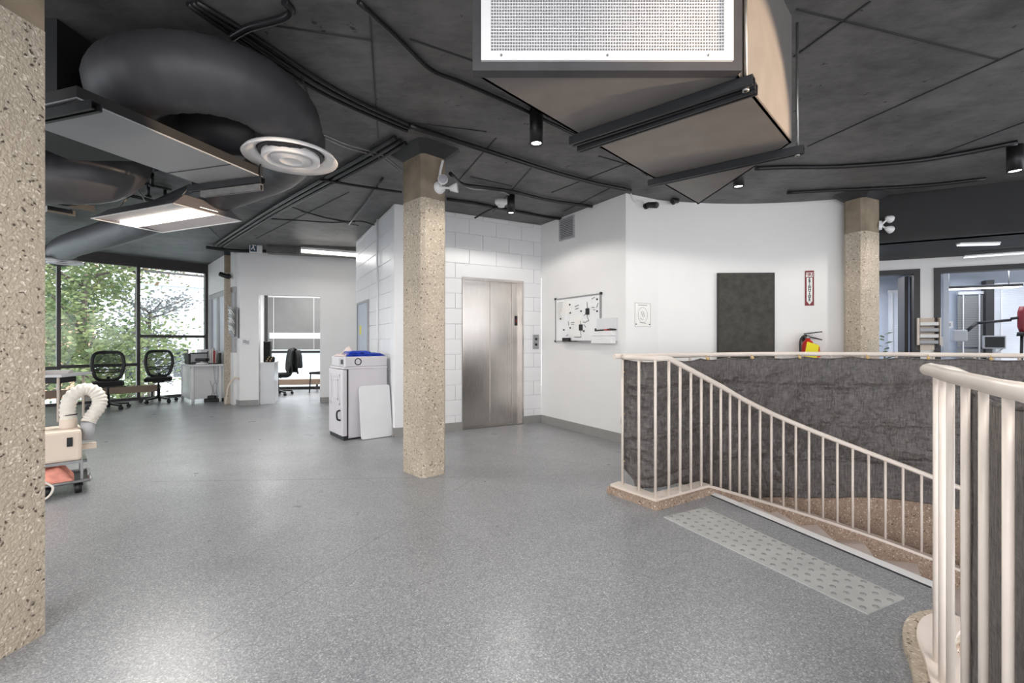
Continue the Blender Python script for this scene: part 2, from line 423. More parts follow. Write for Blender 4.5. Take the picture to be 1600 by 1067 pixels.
# round well wall below the slab edge
s = MB(); n = 60
pts = [ring(2.07, 150-i*200/n) for i in range(n+1)]
s.add([V((p.x, p.y, 0.0)) for p in pts]+[V((p.x, p.y, -3.0)) for p in pts], [(i, i+1, n+2+i, n+1+i) for i in range(n)], True)
struct('wall_stairwell', s, M['brownagg'])
s = MB(); q = offs(RC, -0.075)
s.add([V((p.x, p.y, 0.0)) for p in q]+[V((p.x, p.y, -3.0)) for p in q], [(i, i+1, len(q)+i+1, len(q)+i) for i in range(len(q)-1)], True)
struct('wall_stair_inner', s, M['brownagg'])

# ------------------------------------------------------------------ ceiling
s = MB(); s.prism([(p.x, p.y) for p in reversed(outer)][::-1], CEIL, CEIL+0.25); ceiling = struct('ceiling', s, M['ceiling'])
def cl(px, py, d=0.0): return V(((px-800)/F*(F*(CEIL-d-HC)/(HY-py)), F*(CEIL-d-HC)/(HY-py), CEIL-d))
for seg in (((577, 10), (591, 215)), ((425, 38), (582, 62)), ((1245, 13), (1560, 92)), ((1240, 88), (1360, 1)), ((1262, 228), (1600, 75)), ((1440, 250), (1600, 190)),
            ((640, 190), (760, 205)), ((700, 300), (775, 215)), ((770, 330), (830, 262)), ((735, 275), (800, 290)), ((862, 300), (990, 250)), ((935, 243), (1000, 262)),
            ((300, 330), (345, 372)), ((400, 372), (545, 300)), ((470, 330), (560, 352)), ((640, 60), (742, 95)), ((880, 330), (960, 290))):
    s = MB(); s.seg(cl(*seg[0]), cl(*seg[1]), 0.011, 0.012); obj('seam', s, M['capital'], ceiling)

# ------------------------------------------------------------------ walls
def slab(P, Q, th, z0=0.0, z1=CEIL, side=1):
    d = (Q-P).normalized(); nrm = V((-d.y, d.x, 0))*side*th
    return MB().hexa([V((p.x, p.y, z0)) for p in (P, Q, Q+nrm, P+nrm)], [V((p.x, p.y, z1)) for p in (P, Q, Q+nrm, P+nrm)])
def base(name, P, Q, h=0.11, side=-1):
    s = slab(P, Q, 0.012, 0.0, h, side); s.add(slab(P, Q, 0.02, 0.0, 0.012, side).v, slab(P, Q, 0.02, 0.0, 0.012, side).f)
    return struct(name, s, M['grey_base'])

# block walls: every block is a piece of its own
def block_wall(name, P, Q, opening=None, start=0.0, corner=None):
    d = Q-P; Lw = d.length; ang = math.atan2(d.y, d.x)
    s = MB()
    xs = [(0, Lw)]
    if opening: xs = [(0, opening[0]), (opening[1], Lw)]
    for (a, b) in xs: s.box(a, b, 0.012, 0.18, 0, CEIL)
    if opening: s.box(opening[0], opening[1], 0.012, 0.18, opening[2], CEIL)
    w = struct(name, s, M['block'], loc=(P.x, P.y, 0), rz=ang)
    H, BL, J = 0.2035, 0.407, 0.0045
    cache = {}
    def blk(x0, x1, z0, z1):
        if x1-x0 < 0.02 or z1-z0 < 0.02: return
        key = (round(x1-x0, 3), round(z1-z0, 3))
        if key not in cache:
            m = MB(); a, h = x1-x0-J, z1-z0-J; bv = 0.004
            m.add([(0, 0.02, 0), (a, 0.02, 0), (a, 0.02, h), (0, 0.02, h), (0, bv, 0), (a, bv, 0), (a, bv, h), (0, bv, h), (bv, 0, bv), (a-bv, 0, bv), (a-bv, 0, h-bv), (bv, 0, h-bv)],
                  [(0, 1, 5, 4), (1, 2, 6, 5), (2, 3, 7, 6), (3, 0, 4, 7), (4, 5, 9, 8), (5, 6, 10, 9), (6, 7, 11, 10), (7, 4, 8, 11), (8, 9, 10, 11)])
            o = obj('block', m, M['block'], w); cache[key] = o.data; o.location = (x0+J/2, random.uniform(-.0008, .0008), z0+J/2)
        else: share('block', cache[key], w, (x0+J/2, random.uniform(-.0008, .0008), z0+J/2))
    row = 0; z = 0.0
    while z < CEIL-0.02:
        z1 = min(z+H, CEIL); x = -BL/2*(row % 2)+start
        while x < Lw:
            a, b = max(x, 0), min(x+BL, Lw)
            if opening and z < opening[2]-0.01:
                for (c, e) in ((a, min(b, opening[0])), (max(a, opening[1]), b)):
                    if e-c > 0.02: blk(c, e, z, min(z1, CEIL))
            elif b-a > 0.02: blk(a, b, z, z1)
            x += BL
        z = z1; row += 1
    return w
t0, t1 = 0.912, 1.86
DOORH = 2.06
block_wall('wall_elevator', C, A, (t0, t1, DOORH))
block_wall('wall_shaft_side', D, C)
ua = (A-C).normalized(); un = V((ua.y, -ua.x, 0))       # un points to the hall
base('baseboard_elevator_left', C, C+ua*t0); base('baseboard_elevator_right', C+ua*t1, A)
base('baseboard_shaft', D, C, 0.11, -1)
# right wall and the return
struct('wall_right', slab(A, B, 0.15, side=1), M['white_wall'])
struct('wall_return', slab(B, B2, 0.2, side=1), M['white_wall'])
base('baseboard_right', A, B, 0.11, -1); base('baseboard_return', B, B2, 0.11, -1)
# curved wall round the stairwell
RW = 3.485
s = MB(); n = 36; a0, a1 = 107.7, 68.5
pin = [ring(RW, a0+(a1-a0)*i/n) for i in range(n+1)]; pout = [ring(RW+0.16, a0+(a1-a0)*i/n) for i in range(n+1)]
s.add([V((p.x, p.y, 0)) for p in pin]+[V((p.x, p.y, CEIL)) for p in pin], [(i, i+1, n+2+i, n+1+i) for i in range(n)], True)
s.add([V((p.x, p.y, 0)) for p in pout]+[V((p.x, p.y, CEIL)) for p in pout], [(i, i+1, n+2+i, n+1+i) for i in range(n)], True)
s.add([V((pin[-1].x, pin[-1].y, 0)), V((pout[-1].x, pout[-1].y, 0)), V((pout[-1].x, pout[-1].y, CEIL)), V((pin[-1].x, pin[-1].y, CEIL))], [(0, 1, 2, 3)])
struct('wall_curved', s, M['white_wall'])
WE = pin[-1]
# wall with the doorway, left back
ed = (E1-E0).normalized(); 
dA = on(404, 533, E0, E1); dB = on(500, 533, E0, E1)
ea, eb = (dA-E0).to_2d().length, (dB-E0).to_2d().length; Le = (E1-E0).length
s = MB(); s.box(0, ea, 0, 0.16, 0, CEIL-0.03); s.box(eb, Le, 0, 0.16, 0, CEIL-0.03); s.box(ea, eb, 0, 0.16, 2.07, CEIL-0.03)
struct('wall_back', s, M['white_wall'], loc=(E0.x, E0.y, 0), rz=math.atan2(ed.y, ed.x))
base('baseboard_back_left', E0, V((dA.x, dA.y, 0)), 0.1, -1); base('baseboard_back_right', V((dB.x, dB.y, 0)), E1, 0.1, -1)
E0b = V((-5.25, 8.62, 0))
struct('wall_back_end', slab(E0b, E0, 0.02, z1=CEIL-0.03, side=1), M['white_wall']); base('baseboard_back_end', E0b, E0, 0.1, -1)
# wall right of the windows
wd = (Wl-G1).normalized(); LW = (Wl-G1).length
s = MB()
s.box(0, LW, 0, 0.14, 0, 0.98); s.box(0, LW, 0, 0.14, 2.22, CEIL); s.box(0, 0.10, 0, 0.14, 0.98, 2.22)
struct('wall_left_inner', s, M['white_wall'], loc=(G1.x, G1.y, 0), rz=math.atan2(wd.y, wd.x))
iw = thing('window_5', None, None, (G1.x, G1.y, 0), math.atan2(wd.y, wd.x)); del iw
_w5 = [o for o in bpy.data.objects if o.name == 'window_5'][0]; _w5['kind'] = 'structure'
s = MB()
for (a, b) in ((0.10, 0.30), (0.86, 1.0), (1.7, LW)): s.box(a, b, 0.01, 0.09, 0.98, 2.12)
s.box(0.10, LW, 0.03, 0.10, 2.12, 2.22); obj('frame', s, M['greyplas'], _w5)
s = MB(); s.box(0.1, LW, 0.065, 0.072, 0.98, 2.12); obj('pane', s, M['glass'], _w5)

ib = thing('window_blind', 'white closed blind in the window of the inner wall by the desk', 'blind', (G1.x, G1.y, 0), math.atan2(wd.y, wd.x))
s = MB(); s.box(.31, LW-.05, .035, .062, 2.09, 2.118); obj('head_rail', s, M['whiteplas'], ib)
s = MB()
for k in range(38):
    for (a, b) in ((.31, .85), (1.01, 1.69)): s.seg((a, .05, 1.0+k*.029), (b, .05, 1.0+k*.029), .008, .027)
o = obj('slats', s, M['blindw'], ib); o['kind'] = 'stuff'
light('room_light', 'AREA', tuple(G1+wd*1.2+V((-wd.y, wd.x, 0))*.9+V((0, 0, 2.4))), 10, (1, .98, .96), tuple(G1+wd*1.2+V((-wd.y, wd.x, 0))*.2+V((0, 0, 1.4))), shape='RECTANGLE', size=.8, size_y=.4)  # extra lamp added behind the inner wall to brighten the blind

# ------------------------------------------------------------------ window wall, left
gd = (G1-G0).normalized(); LG = (G1-G0).length; ga = math.atan2(gd.y, gd.x)
HEAD = 2.76
s = MB(); s.box(0, LG, -0.03, 0.15, HEAD, CEIL); struct('wall_window_head', s, M['winframe'], loc=(G0.x, G0.y, 0), rz=ga)
def gx(px): 
    p = on(px, 533, G0, G1); return (V((p.x, p.y, 0))-G0).length
mul = [0.0, LG*0.25, gx(-60), gx(95), gx(219), LG]
rails = [0.62, 0.62, 0.62, 0.75, 1.24]
for i in range(5):
    a, b = mul[i], mul[i+1]
    w = bpy.data.objects.new('window_%d' % (i+10 if i == 4 else i), None); w.name = 'window_%d' % ([6, 7, 1, 2, 3][i]); COL.objects.link(w)
    w.location = (G0.x, G0.y, 0); w.rotation_euler = (0, 0, ga); w['kind'] = 'structure'
    s = MB(); s.box(b-0.055, b+0.0, -0.02, 0.09, 0, HEAD)
    if i == 0: s.box(a, a+.05, -.02, .09, 0, HEAD)
    obj('mullion', s, M['winframe'], w)
    s = MB(); s.box(a, b-0.055, 0.0, 0.07, 0.0, 0.05); s.box(a, b-0.055, 0, 0.07, HEAD-0.05, HEAD); obj('frame', s, M['winframe'], w)
    zr = [0.62, 0.62, 0.70, 0.72, 1.30][i]
    s = MB(); s.box(a, b-0.055, 0, 0.07, zr-0.03, zr+0.03); obj('transom', s, M['winframe'], w)
    s = MB(); s.box(a, b-0.055, 0.03, 0.036, 0.05, zr-0.03); obj('pane', s, M['glass'], w)
    s = MB(); s.box(a, b-0.055, 0.03, 0.036, zr+0.03, HEAD-0.05); obj('pane', s, M['glass'], w)
# long tan heater pipe casing under the windows
s = MB(); s.bbox(0.3, LG-0.9, -0.16, -0.05, 0.16, 0.30, 0.02)
h = thing('baseboard_heater', 'long tan heater casing running low along the tall windows', 'heater', (G0.x, G0.y, 0), ga); obj('casing', s, M['heater'], h)
for i in range(8):
    s = MB(); s.box(0.5+i*0.9, 0.54+i*0.9, -0.13, -0.08, 0, 0.17); obj('bracket', s, M['winframe'], h)
# venetian blind raised half open over the right pane
bl = thing('window_blind', 'open white slatted blind on the window pane beside the corner', 'blind', (G0.x, G0.y, 0), ga)
s = MB(); s.box(mul[4]+.06, LG-.08, -.05, -.02, 2.62, 2.66); obj('head_rail', s, M['whiteplas'], bl)
s = MB()
for k in range(26): s.box(mul[4]+.06, LG-.08, -.040, -.030, 1.36+k*0.048, 1.3608+k*0.048)
o = obj('slats', s, M['whiteplas'], bl); o['kind'] = 'stuff'
s = MB()
for xx in (0.35, 0.95): s.tube([(mul[4]+xx, -.035, 1.36), (mul[4]+xx, -.035, 2.62)], 0.002, 5)
obj('cord', s, M['whiteplas'], bl)

# room behind the doorway
f0 = V((-6.9, 11.05, 0)); f1 = V((-0.8, 12.3, 0)); fa = math.atan2(f1.y-f0.y, f1.x-f0.x); Lf = (f1-f0).length
def fx(px): 
    p = on(px, 533, f0, f1); return (V((p.x, p.y, 0))-f0).length
xa, xb = fx(415), fx(502)
s = MB(); s.box(0, xa-.02, 0, .12, 0, .5); s.box(0, xa-.02, 0, .12, 2.5, CEIL); s.box(xa-.12, xa-.02, 0, .12, .5, 2.5); s.box(xb+0.1, Lf, 0, 0.12, 0, CEIL); s.box(xa-.02, xb+.1, 0, .12, 2.42, CEIL); struct('wall_far_room', s, M['white_wall'], loc=(f0.x, f0.y, 0), rz=fa)
w4 = bpy.data.objects.new('window_4', None); COL.objects.link(w4); w4.location = (f0.x, f0.y, 0); w4.rotation_euler = (0, 0, fa); w4['kind'] = 'structure'
s = MB(); s.box(xa-.02, xa+.06, -.03, .1, 0, 2.42); s.box(xb, xb+.1, -.03, .1, 0, 2.42); s.box(xa, xb, 0, .08, 0.9, 0.96); s.box(xa, xb, 0, .08, 2.36, 2.42); s.box(xa, xb, 0, .08, 0.0, 0.06); obj('frame', s, M['winframe'], w4)
s = MB(); s.box(xa, xb, 0.03, 0.036, 0.06, 0.9); obj('pane', s, M['glass'], w4)
s = MB(); s.box(xa, xb, 0.03, 0.036, 0.96, 2.36); obj('pane', s, M['glass'], w4)
w8 = bpy.data.objects.new('window_8', None); COL.objects.link(w8); w8.location = (f0.x, f0.y, 0); w8.rotation_euler = (0, 0, fa); w8['kind'] = 'structure'
s = MB(); frame4(s, 0, xa-.12, .5, 2.5, .05, 0, .08); obj('frame', s, M['winframe'], w8)
s = MB(); s.box(.05, xa-.17, .03, .036, .55, 2.45); obj('pane', s, M['glass'], w8)
bl2 = thing('window_blind', 'closed grey slatted blind seen through the open doorway', 'blind', (f0.x, f0.y, 0), fa)
s = MB(); s.box(xa+.08, xb-.02, -.08, -.03, 2.28, 2.40); obj('head_rail', s, M['whiteplas'], bl2)
s = MB()
for k in range(56):
    z = 1.0+k*0.023
    if 1.27 < z < 1.40: continue
    s.seg((xa+.08, -.05, z), (xb-.02, -.05, z), 0.012, 0.024)
o = obj('slats', s, M['blind'], bl2); o['kind'] = 'stuff'
for xx in (xa+.2, xb-.16): s = MB(); s.box(xx-.006, xx+.006, -.062, -.058, 1.0, 2.3); obj('tape', s, M['whiteplas'], bl2)
h2 = thing('baseboard_heater', 'short tan heater casing under the window beyond the doorway', 'heater', (f0.x, f0.y, 0), fa)
s = MB(); s.bbox(xa-.2, xb-.01, -.16, -.05, .12, .26, .015); obj('casing', s, M['heater'], h2)
for q in (xa, xb-.1): s = MB(); s.box(q, q+.04, -.13, -.07, 0, .13); obj('bracket', s, M['winframe'], h2)

# ------------------------------------------------------------------ right: bulkhead, low ceiling, rooms
bk0 = V((4.05, 5.55, 0)); bk1 = V((8.8, 3.13, 0))
s = slab(bk0, bk1, 0.2, 2.365, CEIL-.001, 1); struct('beam_right', s, M['verydark'])
R0 = V((4.3, 7.14, 0)); R1 = V((9.0, 4.96, 0))
s = MB(); s.prism([(bk0.x, bk0.y+.1), (bk1.x, bk1.y+.1), (9.0, 9), (4.0, 9)], 2.365, 2.45); struct('ceiling_low', s, M['verydark'])
struct('wall_corridor_end', slab(WE+V((0.05, 0.02, 0)), V((4.36, 7.1, 0)), 0.1, 0, 2.364, 1), M['white_wall'])
rd = (R1-R0).normalized(); ra = math.atan2(rd.y, rd.x); LR = (R1-R0).length
def rx(px):
    p = on(px, 533, R0, R1); return (V((p.x, p.y, 0))-R0).length
d1a, d1b, d2a, d2b = rx(1345), rx(1437), rx(1459), rx(1622)
DT = 2.22
s = MB()
for (a, b) in ((0, d1a), (d1b, d2a), (d2b, LR)): s.box(a, b, 0, 0.12, 0, 2.364)
s.box(d1a, d1b, 0, .12, DT, 2.364); s.box(d2a, d2b, 0, .12, DT, 2.364)
struct('wall_corridor', s, M['white_wall'], loc=(R0.x, R0.y, 0), rz=ra)
for nm, a, b in (('door_1', d1a, d1b), ('door_2', d2a, d2b)):
    w = bpy.data.objects.new(nm, None); COL.objects.link(w); w.location = (R0.x, R0.y, 0); w.rotation_euler = (0, 0, ra); w['kind'] = 'structure'
    s = MB(); s.box(a, a+.07, -.02, .14, 0, DT-.07); s.box(b-.07, b, -.02, .14, 0, DT-.07); s.box(a, b, -.02, .14, DT-.07, DT); obj('frame', s, M['doorframe'], w)
    if nm == 'door_1':
        s = MB(); s.box(b-.13, b-.085, .14, .42, 0, DT-.08); obj('leaf', s, M['doorframe'], w)
        s = MB(); s.tube([(b-.13, .32, 1.02), (b-.18, .32, 1.02), (b-.18, .22, 1.02)], .012, 8); obj('handle', s, M['brass'], w)
    else:
        s = MB(); s.box(a+.075, a+.10, .0, .04, 1.12, 1.25); obj('latch', s, M['zinc'], w)
# rooms behind the two doors
nb = V((-rd.y, rd.x, 0))
Q0 = R0+nb*2.0; Q1 = R1+nb*2.0
struct('wall_room_back', slab(Q0-rd*1.5, Q1, 0.1, 0, 2.364, 1), M['roomblue'])
mid = R0+rd*((d1b+d2a)/2)
struct('wall_room_divider', slab(mid+nb*.12+rd*.28, mid+nb*2.0+rd*.5, 0.06, 0, 2.364, 1), M['roomblue'])
light('room_light', 'AREA', tuple(R0+rd*0.6+nb*1.0+V((0, 0, 2.28))), 30, (0.95, 0.96, 1), tuple(R0+rd*.6+nb*1.0), shape='RECTANGLE', size=0.8, size_y=0.8)
light('room_light', 'AREA', tuple(R0+rd*2.9+nb*1.0+V((0, 0, 2.28))), 11, (0.82, 0.9, 1), tuple(R0+rd*2.9+nb*1.0), shape='RECTANGLE', size=1.0, size_y=0.8)
# blinds in the rooms
def blind(label, x0, x1, z0, z1, mat, y=1.9, step=0.03, gap=None):
    t = thing('window_blind', label, 'blind', (R0.x, R0.y, 0), ra)
    s = MB(); s.box(x0, x1, y-.03, y+.03, z1, z1+.05); obj('head_rail', s, M['whiteplas'], t)
    s = MB(); k = 0
    while z0+k*step < z1:
        z = z0+k*step; k += 1
        if gap and gap[0] < z < gap[1]: continue
        s.seg((x0, y, z), (x1, y, z), 0.01, step*0.9)
    o = obj('slats', s, mat, t); o['kind'] = 'stuff'
    for xx in (x0+(x1-x0)*.2, x1-(x1-x0)*.2): s = MB(); s.box(xx-.008, xx+.008, y-.02, y-.012, z0, z1); obj('tape', s, M['whiteplas'], t)
    return t
def rpx(px, dy):   # corridor-frame x of a sight line at depth dy behind the corridor wall
    P = R0+nb*dy; p = on(px, 533, P, P+rd); return (V((p.x, p.y, 0))-P).dot(rd)
blind('white closed blind glowing in the room behind the column', rpx(1388, 1.9), rpx(1417, 1.9), 0.3, 2.05, M['blindw'])
blind('grey slatted blind in the blue room behind the railing', rpx(1496, 1.9), rpx(1538, 1.9), 0.3, 1.98, M['blind'], gap=(1.05, 1.1))
blind('pale blue slatted blind at the right edge of the blue room', rpx(1549, 1.9), rpx(1625, 1.9), 0.3, 2.1, M['blindw'])
s = MB(); xq = rpx(1543, 1.88); s.box(xq-.05, xq+.05, 1.8, 1.95, 0, 2.2); o = obj('trim_1', s, M['doorframe'], loc=(R0.x, R0.y, 0), rz=ra); o['kind'] = 'structure'

# ------------------------------------------------------------------ concrete columns
def column(label, pts, z1=2.83, joint=2.45, cap=None):
    c = sum((V((p[0], p[1], 0)) for p in pts), V((0, 0, 0)))/len(pts)
    t = thing('concrete_column', label, 'column', (c.x, c.y, 0))
    s = MB(); s.prism(pts, 0.0, joint); obj('shaft', s, M['aggregate'], t, world=True)
    sm = [((p[0]-c.x)*0.992+c.x, (p[1]-c.y)*0.992+c.y) for p in pts]
    s = MB(); s.prism(sm, joint, z1); obj('smooth_band', s, M['smoothconc'], t, world=True)
    n = len(pts); s = MB()
    top = [((p[0]-c.x)*(cap or 1.8)+c.x, (p[1]-c.y)*(cap or 1.8)+c.y) for p in pts]
    a = [V((p[0], p[1], z1)) for p in pts]+[V((p[0], p[1], CEIL+.01)) for p in top]
    s.add(a, [tuple(range(n)), tuple(range(n, 2*n))]+[(i, (i+1) % n, n+(i+1) % n, n+i) for i in range(n)]); obj('capital', s, M['capital'], t, world=True)
    return t
def cham(Pl, Pf, Pr, c=0.03):
    Pl, Pf, Pr = V(Pl), V(Pf), V(Pr); Pb = Pl+Pr-Pf; q = [Pl, Pf, Pr, Pb]; out = []
    for i in range(4):
        p = q[i]; a = (q[i-1]-p).normalized(); b = (q[(i+1) % 4]-p).normalized(); out += [tuple((p+a*c)[:2]), tuple((p+b*c)[:2])]
    return out
column('speckled concrete column standing in the middle of the hall floor', cham((-1.016, 4.185), (-0.777, 3.945), (-0.588, 4.12)))
column('large speckled concrete column close at the left picture edge', cham((-2.02, 1.45), (-1.955, 1.50), (-1.90, 1.86), 0.002) if False else [(-1.93, 1.55), (-1.90, 1.852), (-2.20, 1.90), (-2.23, 1.60)])
pr = at(1349, 533, 5.32)
column('speckled concrete column at the right end of the curved white wall', cham((pr.x-.215, pr.y+.05, 0), (pr.x-.12, pr.y-.17, 0), (pr.x+.19, pr.y-.02, 0), .04))
pp = at(356.5, 533, 8.72)
column('slim tan concrete column between the desk and the white wall', cham((pp.x-.09, pp.y+.02, 0), (pp.x-.02, pp.y-.09, 0), (pp.x+.09, pp.y-.02, 0), .02), joint=2.5, cap=1.1)

# ------------------------------------------------------------------ elevator
ue = thing('elevator_door', 'brushed steel elevator door set in the white block wall', 'elevator door', (C.x, C.y, 0), math.atan2(ua.y, ua.x))
s = MB()
s.box(t0, t0+.025, -.012, .14, 0, DOORH-.03); s.box(t1-.025, t1, -.012, .14, 0, DOORH-.03); s.box(t0, t1, -.012, .14, DOORH-.03, DOORH); obj('door_frame', s, M['steel'], ue)
s = MB(); s.box(t0+.025, t0+.46, .10, .125, .012, DOORH-.03); s.box(t0+.463, t1-.155, .085, .11, .012, DOORH-.03); obj('panel', s, M['steel'], ue)
s = MB(); s.box(t1-.15, t1-.025, .06, .14, 0, DOORH-.03); obj('jamb', s, M['steel'], ue)
s = MB(); s.box(t1-.11, t1-.065, .054, .062, 1.42, 1.56); obj('floor_indicator', s, M['black'], ue)
s = MB(); s.box(t1-.092, t1-.083, .0525, .0545, 1.47, 1.51); obj('digit', s, M['red'], ue)
s = MB(); s.box(t0, t1, -.01, .14, -.004, .012); obj('sill', s, M['zinc'], ue)
cp = thing('call_panel', 'small steel call button plate right of the elevator door', 'switch', (C.x, C.y, 0), math.atan2(ua.y, ua.x))
x = (on(837, 533, C, A)-C).to_2d().length
s = MB(); s.bbox(x-.05, x+.05, -.012, .002, 1.08, 1.29, .003); obj('plate', s, M['alu'], cp)
for z in (1.145, 1.225):
    s = MB(); s.lathe([(0, .008), (.018, .008), (.018, 0)], 14, Matrix.Translation((x, -.012, z))@Matrix.Rotation(PI/2, 4, 'X')); obj('button', s, M['black'], cp)
x = (on(592, 533, D, C)-D).to_2d().length
da = (C-D).normalized()
sp = thing('wall_conduit', 'thin vertical white conduit on the side of the block shaft', 'pipe', (D.x, D.y, 0), math.atan2(da.y, da.x))
s = MB(); s.tube([(x, -.02, .3), (x, -.02, CEIL-.01)], .014, 8); obj('conduit', s, M['block'], sp)
x0 = (on(560, 533, D, C)-D).to_2d().length; x1 = (on(577, 533, D, C)-D).to_2d().length
gp = thing('wall_cabinet', 'narrow glazed frame with a yellow mark on the shaft side', 'cabinet', (D.x, D.y, 0), math.atan2(da.y, da.x))
s = MB(); frame4(s, x0, x1, .95, 1.83, .03, -.03, 0); obj('frame', s, M['alu'], gp)
s = MB(); s.box(x0+.03, x1-.03, -.012, 0, .98, 1.80); obj('panel', s, M['roomblue'], gp)
s = MB(); s.box(x0+.18, x0+.28, -.016, -.012, 1.30, 1.45); obj('mark', s, M['yellow'], gp)

# ------------------------------------------------------------------ right wall: vent, whiteboard, marker tray
rv = (B-A).normalized(); rang = math.atan2(rv.y, rv.x)
def rw(px): return (on(px, 533, A, B)-A).to_2d().length
def rz_(px, py): return on(px, py, A, B).z
x0, x1 = rw(875), rw(898); z0, z1 = rz_(886, 374), rz_(886, 339)
vt = thing('wall_vent', 'white louvred vent grille high on the wall above the whiteboard', 'vent', (A.x, A.y, 0), rang)
s = MB()
frame4(s, x0, x1, z0, z1, .022, -.02, 0)
obj('frame', s, M['greyplas'], vt)
s = MB(); s.box(x0, x1, -.002, 0, z0, z1); obj('backing', s, M['black'], vt)
for k in range(11):
    z = z0+.035+k*(z1-z0-.06)/10.5; s = MB(); s.seg((x0+.02, -.010, z), (x1-.02, -.010, z), .014, .012); obj('louvre', s, M['greyplas'], vt)
x0, x1 = rw(869), rw(940); z0, z1 = 1.195, rz_(940, 457.5)
wb = thing('whiteboard', 'magnetic whiteboard with notes on the wall right of the elevator', 'whiteboard', (A.x, A.y, 0), rang)
s = MB(); s.box(x0+.012, x1-.012, -.012, 0, z0, z1); obj('surface', s, M['wbsurf'], wb)
s = MB(); frame4(s, x0, x1, z0-.01, z1, .017, -.02, 0); obj('frame', s, M['alu'], wb)
for (xx, zz) in ((x0, z0), (x1, z0), (x0, z1), (x1, z1)):
    s = MB(); s.bbox(xx-.015, xx+.015, -.023, 0, zz-.016, zz+.014, .004); obj('corner_cap', s, M['black'], wb)
s = MB(); s.box(x0+.25, x1-.05, -.07, -.012, z0-.02, z0-.008); obj('tray', s, M['alu'], wb)
Wd, Hd = x1-x0, z1-z0
def wbp(u, v): return (x0+Wd*u, z0+Hd*v)
# papers, magnets and marker strokes (u to the right, v up)
for (u0, u1, v0, v1) in ((.03, .22, .48, .93), (.24, .44, .60, .96), (.36, .62, .10, .58)):
    a = wbp(u0, v0); b = wbp(u1, v1); s = MB(); s.box(a[0], b[0], -.0135, -.012, a[1], b[1]); o = obj('paper', s, M['paper'], wb)
s = MB()
for k in range(14):
    a = wbp(.05, .90-k*.03); ln = random.uniform(.08, .15)
    s.box(a[0], a[0]+Wd*ln, -.0142, -.0135, a[1], a[1]+.003)
o = obj('written_lines', s, M['print'], wb); o['kind'] = 'stuff'
for (u, v) in ((.13, .52), (.35, .83), (.36, .64), (.36, .30), (.21, .26), (.6, .66), (.66, .22), (.93, .63), (.93, .88), (.90, .25), (.74, .58)):
    a = wbp(u, v); s = MB(); s.lathe([(0, .01), (.011, .01), (.012, 0)], 10, Matrix.Translation((a[0], -.012, a[1]))@Matrix.Rotation(PI/2, 4, 'X')); obj('magnet', s, M['black'], wb)
for (u, v) in ((.74, .64), (.60, .30)):
    a = wbp(u, v); s = MB(); s.bbox(a[0]-.03, a[0]+.03, -.03, -.012, a[1]-.04, a[1]+.04, .004); obj('clip', s, M['black'], wb)
strokes = (((.72, .85), (.735, .68)), ((.58, .45), (.59, .36)), ((.59, .24), (.60, .09)), ((.45, .09), (.60, .09)), ((.31, .45), (.32, .36)), ((.95, .80), (.92, .71)),
           ((.64, .42), (.70, .40)), ((.66, .36), (.70, .30)), ((.82, .72), (.88, .71)), ((.85, .67), (.89, .66)), ((.46, .77), (.55, .80)), ((.47, .71), (.54, .73)), ((.66, .55), (.72, .63)), ((.72, .55), (.76, .44)), ((.76, .44), (.70, .42)), ((.26, .12), (.31, .15)), ((.38, .42), (.45, .42)), ((.38, .37), (.44, .37)), ((.82, .90), (.88, .93)))
s = MB()
for (p, q) in strokes:
    a, b = wbp(*p), wbp(*q); s.seg((a[0], -.0145, a[1]), (b[0], -.0145, b[1]), .002, .007)
o = obj('marker_writing', s, M['ink'], wb); o['kind'] = 'stuff'
a = wbp(.33, 0.0)
er = thing('board_eraser', 'black felt eraser on the whiteboard tray', 'eraser', (A.x, A.y, 0), rang)
s = MB(); s.bbox(a[0]-.09, a[0]+.05, -.066, -.024, z0-.008, z0+.012, .003); obj('felt', s, M['felt'], er)
s = MB(); s.bbox(a[0]-.09, a[0]+.05, -.066, -.024, z0+.012, z0+.045, .006); obj('grip', s, M['black'], er)
pn = tag(obj('marker_pen', MB().tube([V((a[0]+.06, -.05, z0-.001)), V((a[0]+.19, -.05, z0-.001))], .008, 8), M['black'], loc=(A.x, A.y, 0), rz=rang), 'black marker pen lying beside the eraser on the tray', 'pen')
pk = thing('marker_holder', 'white wall pocket full of markers at the whiteboard corner', 'holder', (A.x, A.y, 0), rang)
hx0, hx1 = x1-.085, x1+.27
s = MB(); s.bbox(hx0, hx1, -.10, -.024, z0-.03, z0+.06, .008); s.bbox(hx0, hx1, -.088, -.024, z0+.062, z0+.12, .008); obj('pocket', s, M['whiteplas'], pk)
s = MB(); s.box(hx0+.02, hx1, -.024, 0, z0+.0, z0+.28); obj('back_plate', s, M['board'], pk)
for k, u in enumerate((.03, .08, .20, .25, .29)):
    s = MB(); s.tube([(hx0+u, -.06, z0+.128+.004*k), (hx0+u+.10, -.055, z0+.134)], .009, 8); obj('marker', s, M['black'] if k != 2 else M['red'], pk)

